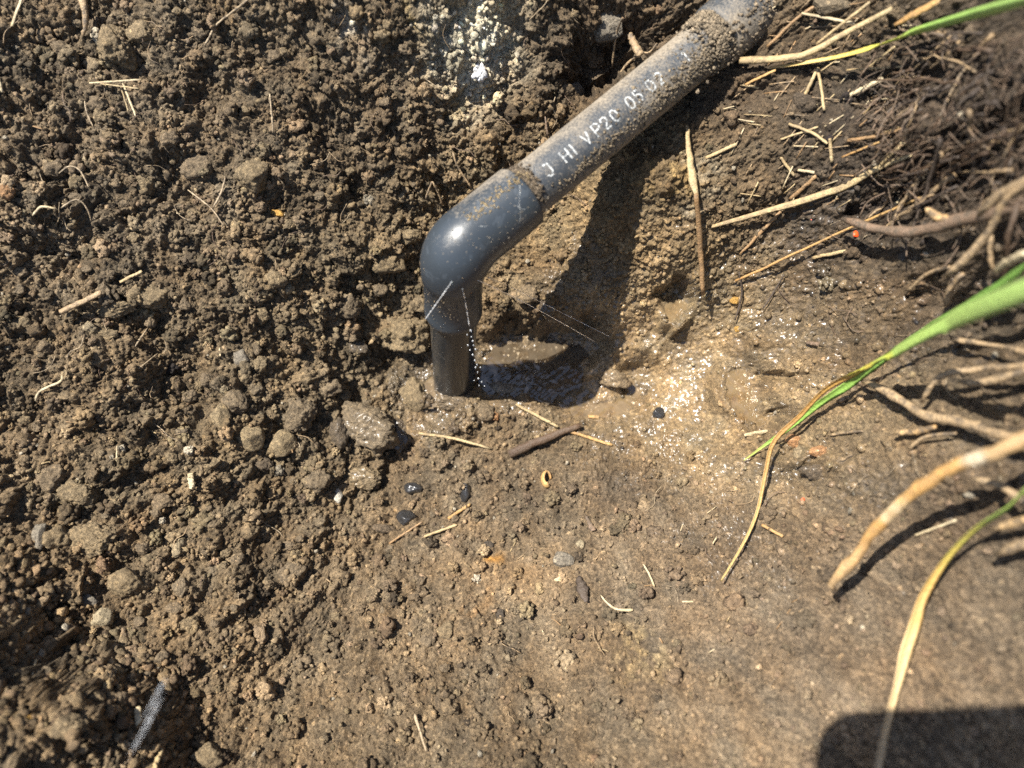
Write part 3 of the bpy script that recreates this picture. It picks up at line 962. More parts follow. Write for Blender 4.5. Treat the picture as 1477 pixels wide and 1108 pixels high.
def stuck_v(n, tm, ts, pm, ps, r_hi, colr):
    tv = rng.normal(tm, ts, n); ph = rng.normal(pm, ps, n)
    f_ = CAM - C0; f_ = f_ - (f_ @ VD) * VD; f_ /= np.linalg.norm(f_); g_ = np.cross(VD, f_)
    pos = C0 + VD * tv[:, None] + .0151 * (np.cos(ph)[:, None] * f_ + np.sin(ph)[:, None] * g_)
    return crumb_cloud(pos, rng.uniform(.0002, r_hi, n), np.array(colr) * np.clip(rng.normal(1, .3, (n, 1)), .45, 1.7), np.zeros(n), 0)


clumps = [
    stuck_v(26, .0155, .0012, -.55, .12, .0006, (.30, .15, .06)), stuck_v(16, .0150, .0008, -.15, .1, .0005, (.28, .16, .08)), stuck_v(120, .03, .014, .2, .8, .00028, (.26, .2, .13)),
    stuck(700, lambda n: rng.normal(.0465, .0016, n), lambda n: rng.normal(.5, .42, n), lambda n: U(.0003, .0009, n), (.13, .10, .068), 'ring', PR + .0006),
    stuck(260, lambda n: rng.normal(.083, .012, n), lambda n: rng.normal(-.62, .16, n), lambda n: U(.0002, .0007, n), (.20, .155, .10), 'side'),
    stuck(900, lambda n: .168 - abs(rng.normal(0, .03, n)), lambda n: rng.normal(-.5, .35, n), lambda n: U(.0002, .0009, n), (.19, .15, .10), 'end'),
    stuck(1400, lambda n: rng.normal(.172, .005, n), lambda n: U(-1.3, 1.4, n), lambda n: U(.0003, .0010, n), (.22, .175, .12), 'mouth', PR + .0015),
    stuck(380, lambda n: rng.normal(.135, .03, n), lambda n: U(-1.1, 1.3, n), lambda n: U(.00015, .0004, n), (.26, .21, .15), 'grit'),
    stuck(300, lambda n: rng.normal(.205, .02, n), lambda n: U(-1.3, .1, n), lambda n: U(.0003, .0012, n), (.18, .14, .095), 'coup', .0163),
    stuck(160, lambda n: U(.012, .048, n), lambda n: rng.normal(.45, .12, n), lambda n: U(.0002, .0007, n), (.30, .225, .12), 'elb', .0161),
    stuck(120, lambda n: U(.0, .05, n), lambda n: U(-1.0, .6, n), lambda n: U(.0001, .0003, n), (.34, .29, .22), 'elb2', .0161),
]
vs, fs_, cs, off = [], [], [], 0
for v_, f_, c_, w_ in clumps:
    vs.append(v_); fs_.append(f_ + off); cs.append(c_); off += len(v_)
me = mesh_np('stuck_earth', np.concatenate(vs) - FOOT, np.concatenate(fs_))
attr_color(me, np.concatenate(cs)); attr_float(me, np.zeros(off), 'wet')
tag(link('stuck_earth', me, MAT['soil'], pipe_root), 'dry brown earth caked on the pipe', kind='stuff')

# ------------------------------------------------------------------ clods and stones lying in the pit
def lump(sub, seed, rough=.16, stone=False):
    r = np.random.default_rng(seed)
    V, F = ICO[sub]
    if stone:
        nrm = r.normal(size=(16, 3)); nrm /= np.linalg.norm(nrm, axis=1)[:, None]
        dd = r.uniform(.72, 1.0, 16)
        dot = V @ nrm.T
        rad = np.min(np.where(dot > .12, dd / np.maximum(dot, .12), 9), 1)
        rad = np.minimum(rad, 1.15) * (1 + rough * .25 * r.normal(size=len(V)).clip(-1, 1))
        return V * rad[:, None], F
    nrm = r.normal(size=(13, 3)); nrm /= np.linalg.norm(nrm, axis=1)[:, None]      # broken faces of the clod
    dot = V @ nrm.T
    rad = np.min(np.where(dot > .12, r.uniform(.62, .95, 13) / np.maximum(dot, .12), 9), 1)
    rad = np.minimum(rad, 1.15) * .86
    for scale, cnt, amp in ((.42, 26, .13), (.20, 120, .11), (.11, 330, .075)):
        cdir = r.normal(size=(cnt, 3)); cdir /= np.linalg.norm(cdir, axis=1)[:, None]
        a = np.arccos(np.clip(V @ cdir.T, -1, 1)) / scale
        rad = rad + amp * np.max(np.sqrt(np.maximum(1 - a * a, 0)) * r.uniform(.35, 1, cnt), 1) * (rough / .16)
    rad *= 1 + .03 * r.normal(size=len(V))
    return V * rad[:, None], F


SOILC = {'brown': (.165, .125, .08), 'tan': (.225, .170, .098), 'pale': (.32, .26, .165), 'dark': (.075, .058, .042), 'grey': (.20, .172, .132), 'black': (.022, .021, .021),
         'amber': (.42, .24, .06), 'white': (.52, .48, .40), 'orange': (.36, .19, .085), 'greybrown': (.165, .130, .086)}
lump_seed = 100
blur_alb = np.stack([blur(alb[..., q], 10) for q in range(3)], -1)


def clod(name, u, v, w, h, colr, label, cat, group=None, stone=False, wetv=0.0, sink=.25, sub=None, rough=.16):
    global lump_seed
    lump_seed += 1
    p, d = place(u, v)
    p = p[0]; d = d[0]; s = d / FPX
    rx, ry = w * s / 2, h * s / 2
    rz = min(rx, ry) * .95
    sub = sub if sub is not None else (4 if max(w, h) > 52 else 3 if max(w, h) > 15 else 2)
    V, F = lump(sub, lump_seed, rough, stone)
    V = V * [rx, ry, rz]
    # stand the lump on the slope, seen at its place
    V = c2w_vec(V)
    r = np.random.default_rng(lump_seed + 5)
    vdir = (CAM - p) / np.linalg.norm(CAM - p)
    o_loc = p + vdir * (rz * (.5 - sink)) * 1.0
    me = mesh_np(name, V, F)
    c = np.array(SOILC[colr])
    if not stone:
        lp = to_l(p)
        c = c * .6 + .4 * sample(blur_alb, lp[0], lp[1])
    g = r.normal(1, .16, (len(V), 1)).clip(.6, 1.4)
    attr_color(me, np.clip(c * g, .01, .8)); attr_float(me, np.full(len(V), wetv), 'wet')
    o = link(name, me, MAT['soil'])
    o.location = tuple(o_loc)
    return tag(o, label, cat, group)


CLODS = [  # name, u, v, w, h, colour, label
    ('clod', 168, 70, 60, 62, 'tan', 'big squarish tan clod near the top left, above the crossed straws'),
    ('clod', 91, 73, 30, 30, 'brown', 'round brown clod just left of the big squarish clod'),
    ('clod', 205, 48, 40, 30, 'tan', 'lumpy clod touching the right side of the big squarish clod'),
    ('clod', 366, 252, 50, 46, 'tan', 'smooth tan clod halfway between top left corner and elbow'),
    ('clod', 281, 240, 46, 34, 'brown', 'crumbly clod left of the smooth tan clod above a dark hollow'),
    ('clod', 210, 262, 46, 40, 'tan', 'rough clod at the left edge of the dark hollow'),
    ('clod', 80, 245, 30, 36, 'brown', 'clod wrapped in thin curling roots at the left'),
    ('clod', 10, 277, 24, 22, 'orange', 'small reddish clod at the left edge of the photo'),
    ('clod', 162, 442, 60, 28, 'tan', 'long ridged clod below the straw on the left slope'),
    ('clod', 218, 428, 50, 36, 'tan', 'wide clod right of the long ridged clod'),
    ('clod', 129, 474, 22, 22, 'pale', 'small pale clod under the long ridged clod'),
    ('clod', 152, 484, 36, 20, 'tan', 'flat clod beside the small pale clod'),
    ('clod', 217, 464, 20, 20, 'brown', 'round brown lump at the edge of the shaded hollow'),
    ('clod', 396, 402, 34, 30, 'tan', 'round clod with a smaller one at its lower right, left of the riser'),
    ('clod', 415, 417, 20, 16, 'pale', 'pale bit tucked against the round clod left of the riser'),
    ('stone', 349, 515, 32, 26, 'grey', 'flat grey stone in the middle of the left slope'),
    ('clod', 376, 528, 22, 26, 'tan', 'upright tan clod right of the flat grey stone'),
    ('clod', 352, 542, 28, 20, 'tan', 'small clod directly below the flat grey stone'),
    ('clod', 322, 561, 15, 18, 'pale', 'little pale chip of earth left of the upright clod group'),
    ('clod', 274, 571, 22, 18, 'brown', 'small brown clod at the lower edge of the shaded hollow'),
    ('stone', 317, 603, 28, 38, 'tan', 'upright oval tan stone, leftmost of the row of lumps on the left slope'),
    ('clod', 341, 583, 42, 36, 'brown', 'crumbly clod above the row of three tan stones'),
    ('stone', 362, 631, 42, 36, 'tan', 'round tan stone, middle one of the row on the left slope'),
    ('stone', 405, 641, 40, 38, 'tan', 'rough tan stone, rightmost of the row on the left slope'),
    ('clod', 430, 603, 58, 54, 'brown', 'large crumbly brown clod above the rightmost tan stone'),
    ('clod', 379, 671, 36, 24, 'dark', 'dark clod under the row of tan stones'),
    ('clod', 457, 694, 40, 34, 'brown', 'brown clod left of the small white pebble'),
    ('clod', 118, 714, 66, 48, 'tan', 'large tan clod on the left slope above the flat topped clod pair'),
    ('clod', 73, 690, 46, 40, 'brown', 'brown clod at upper left of the large tan clod'),
    ('clod', 236, 724, 34, 26, 'brown', 'brown clod right of the pale straw chip'),
    ('clod', 136, 777, 84, 50, 'tan', 'biggest flat topped tan clod on the lower left slope'),
    ('clod', 81, 777, 42, 44, 'tan', 'blocky tan clod at the left end of the flat topped clod'),
    ('stone', 57, 775, 22, 42, 'grey', 'narrow grey stone at the far left of the flat topped clod'),
    ('clod', 259, 789, 34, 28, 'pale', 'pale yellowish clod right of the flat topped clod'),
    ('clod', 184, 841, 52, 46, 'tan', 'tan clod below the flat topped clod'),
    ('stone', 149, 892, 30, 30, 'pale', 'smooth pale egg shaped stone beside the shaded trench at lower left'),
    ('stone', 126, 868, 30, 20, 'grey', 'grey stone at upper left of the pale egg shaped stone'),
    ('clod', 261, 848, 24, 32, 'greybrown', 'upright grey brown clod below the pale yellowish clod'),
    ('clod', 325, 797, 17, 16, 'tan', 'small tan clod, left one of a pair on the lower left slope'),
    ('clod', 343, 806, 20, 18, 'brown', 'small brown clod, right one of a pair on the lower left slope'),
    ('clod', 420, 826, 44, 34, 'brown', 'half buried brown clod right of the small clod pair at lower left'),
    ('clod', 588, 484, 74, 66, 'tan', 'sandy rounded clod right behind the riser, on its left'),
    ('clod', 517, 501, 30, 24, 'dark', 'dark wet clod left of the sandy rounded clod'),
    ('clod', 600, 570, 44, 52, 'tan', 'tan clod at the left of the riser foot'),
    ('clod', 531, 616, 92, 72, 'greybrown', 'largest wet grey brown rock left of the riser foot'),
    ('clod', 577, 632, 40, 58, 'black', 'shiny black clod at the right end of the largest wet rock'),
    ('clod', 488, 625, 30, 50, 'dark', 'dark clod at the left end of the largest wet rock'),
    ('clod', 522, 690, 60, 34, 'tan', 'tan clod under the largest wet rock'),
    ('pebble', 488, 716, 14, 20, 'white', 'small white pebble standing upright on the left slope'),
    ('pebble', 596, 704, 24, 17, 'black', 'black shiny pebble below the left pale straw'),
    ('pebble', 585, 748, 26, 22, 'black', 'largest glossy black pebble by the thin straw stalk'),
    ('clod', 553, 763, 36, 16, 'dark', 'flat dark clod left of the largest glossy black pebble'),
    ('pebble', 670, 710, 16, 26, 'black', 'upright dark pebble below the brown stick'),
    ('pebble', 950, 597, 19, 17, 'black', 'lone dark round pebble lying in the tan mud'),
    ('stone', 724, 560, 38, 18, 'grey', 'wet flat grey stone at the near edge of the dark puddle'),
    ('pebble', 713, 601, 14, 16, 'orange', 'reddish bit of brick between riser foot and brown stick'),
    ('pebble', 705, 787, 14, 14, 'dark', 'small dark round pebble touching the orange stain'),
    ('pebble', 722, 887, 17, 16, 'dark', 'dark round pebble below the pale smooth patch'),
    ('stone', 812, 807, 30, 28, 'grey', 'grey stone left of the dark leaf flake'),
    ('pebble', 837, 785, 15, 13, 'pale', 'pale pebble at upper right of the grey stone'),
    ('pebble', 401, 308, 20, 13, 'amber', 'bright amber pebble left of the elbow'),
    ('pebble', 366, 233, 13, 9, 'white', 'tiny white pebble on top of the smooth tan clod'),
    ('stone', 876, 38, 54, 42, 'grey', 'grey stone in the far wall left of the pipe'),
    ('stone', 829, 132, 32, 32, 'grey', 'angular grey stone close above the pipe lettering'),
    ('stone', 1205, 8, 60, 26, 'greybrown', 'flat grey brown stone at the top edge behind the straw'),
    ('clod', 1160, 147, 34, 26, 'dark', 'dark clod under the crossing straws right of the pipe'),
    ('pebble', 1060, 434, 14, 13, 'amber', 'orange pebble beside the dark twig at the top of the mud'),
    ('pebble', 1064, 474, 11, 10, 'amber', 'small orange pebble below the other orange one'),
    ('stone', 1146, 637, 24, 20, 'orange', 'wet orange lump under the folded grass blade, upper left of three'),
    ('stone', 1155, 653, 26, 22, 'tan', 'wet tan lump under the folded grass blade, middle of three'),
    ('stone', 1181, 651, 28, 18, 'orange', 'wet orange lump under the folded grass blade, rightmost of three'),
    ('clod', 1180, 680, 50, 26, 'dark', 'dark wet clod below the three orange lumps'),
    ('stone', 42, 1041, 24, 17, 'amber', 'blurred amber stone on the near rim at lower left'),
    ('clod', 90, 1045, 60, 36, 'tan', 'blurred tan clod right of the amber stone on the near rim'),
    ('clod', 300, 1090, 50, 36, 'tan', 'tan clod at the bottom edge right of the water spray'),
    ('clod', 760, 425, 40, 26, 'brown', 'crumbly brown lump on the ledge right of the elbow'),
    ('clod', 793, 440, 28, 34, 'black', 'wet black lump on the ledge under the water jet'),
    ('clod', 885, 548, 50, 30, 'brown', 'crumbly island of earth in the wet mud by the shadow'),
    ('clod', 660, 576, 62, 38, 'brown', 'wet crumbly clod in front of the riser foot'),
    ('clod', 700, 594, 34, 26, 'brown', 'clod between the riser foot and the reddish bit'),
    ('clod', 925, 85, 26, 20, 'brown', 'brown clod beside the root stub above the pipe'),
    ('clod', 470, 560, 40, 34, 'brown', 'brown clod midway between large crumbly clod and sandy clod'),
    ('clod', 560, 380, 46, 36, 'tan', 'tan clod left of the elbow bend'),
    ('clod', 500, 440, 40, 34, 'brown', 'brown clod far left of the lower socket'),
    ('clod', 590, 340, 40, 26, 'tan', 'tan clod just left of the elbow'),
]
for name, u, v, w, h, colr, label in CLODS:
    st_ = name in ('stone', 'pebble')
    gl = .85 if colr == 'black' else .4 if 'wet' in label else .12 if name == 'pebble' else .0
    clod(name, u, v, w, h, colr, label, {'clod': 'clod', 'stone': 'stone', 'pebble': 'pebble'}[name], stone=st_, wetv=gl, rough=.10 if st_ else .17)

# smaller lumps and bits, each described by the landmark it lies next to
ANCHORS = [(168, 70, 'big squarish clod at top left'), (165, 130, 'crossed straws at top left'), (366, 252, 'smooth tan clod of the upper wall'), (210, 262, 'dark hollow at upper left'), (80, 245, 'root wrapped clod'),
           (401, 308, 'amber pebble'), (320, 30, 'long wavy rootlet at the top'), (514, 42, 'small white patch in the far wall'), (685, 85, 'big white patch in the far wall'), (645, 235, 'forked rootlet above the elbow'), (600, 340, 'elbow bend'),
           (162, 442, 'long ridged clod'), (349, 515, 'flat grey stone'), (396, 402, 'round clod left of the riser'), (90, 555, 'bright zigzag rootlet'), (240, 530, 'shaded hollow of the left slope'), (317, 603, 'upright oval tan stone'),
           (405, 641, 'rough tan stone of the row'), (430, 603, 'large crumbly brown clod'), (531, 616, 'largest wet rock'), (588, 484, 'sandy clod behind the riser'), (118, 714, 'large tan clod of the left slope'), (276, 693, 'pale upright chip'),
           (136, 777, 'biggest flat topped clod'), (259, 789, 'pale yellowish clod'), (149, 892, 'pale egg shaped stone'), (488, 716, 'small white pebble'), (585, 748, 'largest glossy black pebble'), (343, 806, 'pair of small clods at lower left'),
           (420, 826, 'half buried clod'), (635, 765, 'yellow straw below the black pebbles'), (610, 1055, 'pale forked rootlet at the bottom'), (215, 1030, 'water spray'), (42, 1041, 'amber stone on the near rim'), (722, 887, 'dark pebble below the pale patch'),
           (716, 803, 'orange stain'), (840, 850, 'dark leaf flake'), (890, 872, 'pale hooked rootlet'), (920, 938, 'round sandy patch'), (788, 694, 'curled leaf ring'), (785, 635, 'thick brown stick'), (1104, 700, 'folded brown blade tip'), (1115, 766, 'short orange twig'),
           (950, 597, 'lone dark pebble in the mud'), (1170, 650, 'three orange lumps'), (1173, 496, 'pinkish chip'), (1233, 340, 'bright red speck'), (1290, 330, 'broad dark root'), (1150, 290, 'longest dry leaf'), (1265, 196, 'rough brown twig'),
           (1170, 191, 'bent straw'), (1185, 128, 'upright hanging straw'), (1180, 75, 'thickest cut straw'), (1260, 85, 'top green blade'), (1000, 230, 'frayed upright leaf'), (1040, 218, 'short flat straw by the frayed leaf'), (1140, 250, 'short leaning straw'),
           (1250, 158, 'small upright straw bit'), (880, 60, 'grey stone above the pipe'), (829, 132, 'angular grey stone by the lettering'), (1320, 590, 'knobbly root'), (1345, 560, 'hooked tan root'), (1400, 495, 'pale wavy root'), (1340, 400, 'thin curved root'), (1280, 740, 'thick bent root')]
used_labels = set()


def near_label(what, u, v, extra=''):
    for du, dv, short in sorted(ANCHORS, key=lambda q: (q[0] - u) ** 2 + (q[1] - v) ** 2)[:2]:
        dist = math.hypot(u - du, v - dv)
        ang_ = math.degrees(math.atan2(dv - v, u - du)) % 360
        wd = ['right of', 'upper right of', 'above', 'upper left of', 'left of', 'lower left of', 'below', 'lower right of'][int((ang_ + 22.5) // 45) % 8]
        far_ = 'close ' if dist < 45 else 'some way ' if dist > 90 else ''
        lab = f'{what} {far_}{wd} the {short}'
        if lab not in used_labels and len(lab.split()) <= 16:
            used_labels.add(lab)
            return lab
    return None


LUMPS = [((10, 10, 600, 360), 50, 'lumps on the upper left wall'), ((10, 380, 580, 640), 42, 'lumps on the left slope'), ((150, 660, 680, 1000), 50, 'lumps on the lower left slope'), ((10, 960, 260, 1100), 14, 'lumps on the near rim')]
for (a, b_, c, d), n, grp in LUMPS:
    for k in range(n):
        s_ = random.choice([9, 11, 12, 14, 16, 20, 24]); u = random.uniform(a, c); v = random.uniform(b_, d)
        cn = random.choice(['brown', 'brown', 'tan', 'greybrown'])
        lab = near_label(('small ' if s_ < 15 else 'round ') + {'greybrown': 'grey brown'}.get(cn, cn) + ' crumb lump', u, v)
        if lab:
            clod('clod', u, v, s_ * random.uniform(.9, 1.4), s_, cn, lab, 'clod', grp, sub=2 if s_ < 13 else 3, sink=.3)

# ------------------------------------------------------------------ fibres: straw, twigs, roots, grass
def make_fibre(name, stops, rough=.6, nscale=900.0, amp=.35, dirt=0.0):
    m, nt, b = new_mat(name)
    L = nt.links.new
    t = N(nt, 'ShaderNodeAttribute', attribute_name='t')
    tc = N(nt, 'ShaderNodeTexCoord')
    n1 = N(nt, 'ShaderNodeTexNoise', i_Scale=nscale, i_Detail=4.0, i_Roughness=.65); L(tc.outputs['Object'], n1.inputs['Vector'])
    n2 = N(nt, 'ShaderNodeTexNoise', i_Scale=120.0, i_Detail=2.0); L(tc.outputs['Object'], n2.inputs['Vector'])
    tt_ = math_n(nt, 'ADD', t.outputs['Fac'], math_n(nt, 'MULTIPLY', math_n(nt, 'SUBTRACT', n2.outputs[0], .5), .16), True)
    c = ramp(nt, tt_, stops)
    v = ramp(nt, n1.outputs[0], [(.25, (1 - amp,) * 3), (.75, (1 + amp,) * 3)])
    cc = mix_c(nt, 1.0, c, v, 'MULTIPLY')
    if dirt:
        n3 = N(nt, 'ShaderNodeTexNoise', i_Scale=260.0, i_Detail=5.0, i_Roughness=.7); L(tc.outputs['Object'], n3.inputs['Vector'])
        dm = ramp(nt, n3.outputs[0], [(.46, (0, 0, 0)), (.60, (dirt,) * 3)])
        cc = mix_c(nt, dm, cc, (.085, .065, .045))
    L(cc, b.inputs['Base Color'])
    b.inputs['Roughness'].default_value = rough
    bp = N(nt, 'ShaderNodeBump', i_Strength=1.0, i_Distance=.0007); L(n1.outputs[0], bp.inputs['Height']); L(bp.outputs[0], b.inputs['Normal'])
    return m, b


STRAW = {}
for nm, a, c in (('straw', (.33, .235, .115), (.42, .32, .17)), ('pale', (.42, .33, .19), (.50, .41, .26)), ('brown', (.24, .14, .06), (.31, .19, .09)), ('orange', (.36, .20, .07), (.44, .27, .10)),
                 ('twig', (.058, .034, .019), (.088, .052, .029)), ('dark', (.045, .032, .024), (.075, .054, .04)), ('root', (.26, .175, .092), (.34, .24, .135)), ('tanroot', (.42, .25, .10), (.47, .32, .16)),
                 ('hair', (.27, .20, .12), (.36, .28, .18)), ('redroot', (.125, .082, .052), (.18, .12, .078))):
    STRAW[nm] = make_fibre(nm + '_fibre', [(0, a), (1, c)], dirt=.35 if nm == 'twig' else .9 if 'root' in nm or nm == 'hair' else .45)[0]
STRAW['thickroot'] = make_fibre('thick_root', [(0, (.28, .175, .08)), (.22, (.35, .215, .09)), (.36, (.38, .25, .12)), (.40, (.48, .40, .28)), (.44, (.44, .25, .085)), (.62, (.46, .26, .085)), (.70, (.50, .38, .22)), (.74, (.42, .23, .07)), (.95, (.45, .30, .15)), (1, (.60, .54, .42))], .55, dirt=.35)[0]


def leafy(name, stops):
    m, b = make_fibre(name, stops, .42, 500.0, .14)
    b.inputs['Subsurface Weight'].default_value = 0.0
    b.inputs['Transmission Weight'].default_value = 0.0
    return m


G1, G2, YL, OC, BR = (.24, .38, .09), (.30, .44, .14), (.50, .42, .07), (.46, .27, .07), (.33, .18, .06)
LEAF = {'top': leafy('grass_fading', [(0, G2), (.56, G1), (.68, (.36, .38, .07)), (.78, (.45, .33, .08)), (1, (.42, .28, .11))]),
        'big': leafy('grass_folded', [(0, G2), (.46, (.32, .45, .11)), (.52, (.42, .42, .06)), (.57, OC), (.68, BR), (1, (.45, .33, .14))]),
        'dark': leafy('grass_green', [(0, (.13, .26, .05)), (.5, (.15, .28, .055)), (.92, (.22, .35, .07)), (1, (.35, .36, .1))]),
        'low': leafy('grass_yellowing', [(0, G1), (.34, (.30, .40, .09)), (.46, (.45, .36, .08)), (.56, (.50, .31, .10)), (.7, (.52, .36, .17)), (1, (.42, .33, .21))])}


def widths(path, wpx, n):
    if not np.ndim(wpx): return np.full(n, float(wpx))
    p = np.array(path, float)
    a = np.concatenate([[0], np.cumsum(np.linalg.norm(np.diff(p, axis=0), axis=1))])
    if len(wpx) != len(p): a = np.linspace(0, a[-1], len(wpx))
    return np.interp(np.linspace(0, a[-1], n), a, wpx)


def lay(path, n, lift=0.0, rad_m=0.0, order=1, pct=72):
    """world points of a fibre seen along the photo path, resting on the soil or lifted off it"""
    pp = spline(path, n) if len(path) > 2 else np.array(path[0], float) + np.linspace(0, 1, n)[:, None] * (np.array(path[1], float) - np.array(path[0], float))
    dg = ray_hit(np.clip(pp[:, 0], -30, 1640), np.clip(pp[:, 1], -30, 1140), height)
    x = np.linspace(-1, 1, n)
    fit = np.polyval(np.polyfit(x, dg, order), x)
    fit = fit - np.percentile(fit - dg, pct) - rad_m * .8
    lf = np.interp(x, np.linspace(-1, 1, len(lift)), lift) if np.ndim(lift) else lift
    if np.ndim(lift):
        lf = np.polyval(np.polyfit(x, lf, min(4, len(lift) - 1)), x)
    return P(pp[:, 0], pp[:, 1], fit - lf), fit - lf


def fibre(name, path, wpx, mat, label, cat, group=None, lift=0.0, flat=.6, n=14, order=1, wob=.05, k=7, taper=(.92, .85), parent=None, knots=0.0, pct=72):
    n = max(n, 3)
    d0 = ray_hit(path[len(path) // 2][0], path[len(path) // 2][1], height)[0]
    wp = widths(path, wpx, n) * (.74 if np.max(wpx) < 9 else .92)
    pts, d = lay(path, n, lift, wp.mean() * d0 / FPX / 2, order, pct)
    r = wp * d / FPX / 2
    e = np.linspace(0, 1, n)
    prof = np.minimum(1, np.minimum(taper[0] + e * 8, taper[1] + (1 - e) * 8))
    r = r * prof * (1 + wob * rng.normal(size=n).clip(-1.5, 1.5)) * (1 + knots * np.maximum(0, np.sin(e * 40 + u0()) - .6))
    pts = pts + rng.normal(size=pts.shape) * (r.mean() * .10)
    V, Q, T3, t = sweep(pts, r, r * flat, k, up=c2w_vec([0, 0, 1.0]))
    org = pts[0].copy()
    me = mesh_mixed(name, V - org, Q, T3)
    attr_float(me, t, 't')
    o = link(name, me, STRAW.get(mat) if isinstance(mat, str) else mat)
    o.location = tuple(org)
    return tag(o, label, cat, group) if label else o


def u0():
    return random.uniform(0, 6.28)


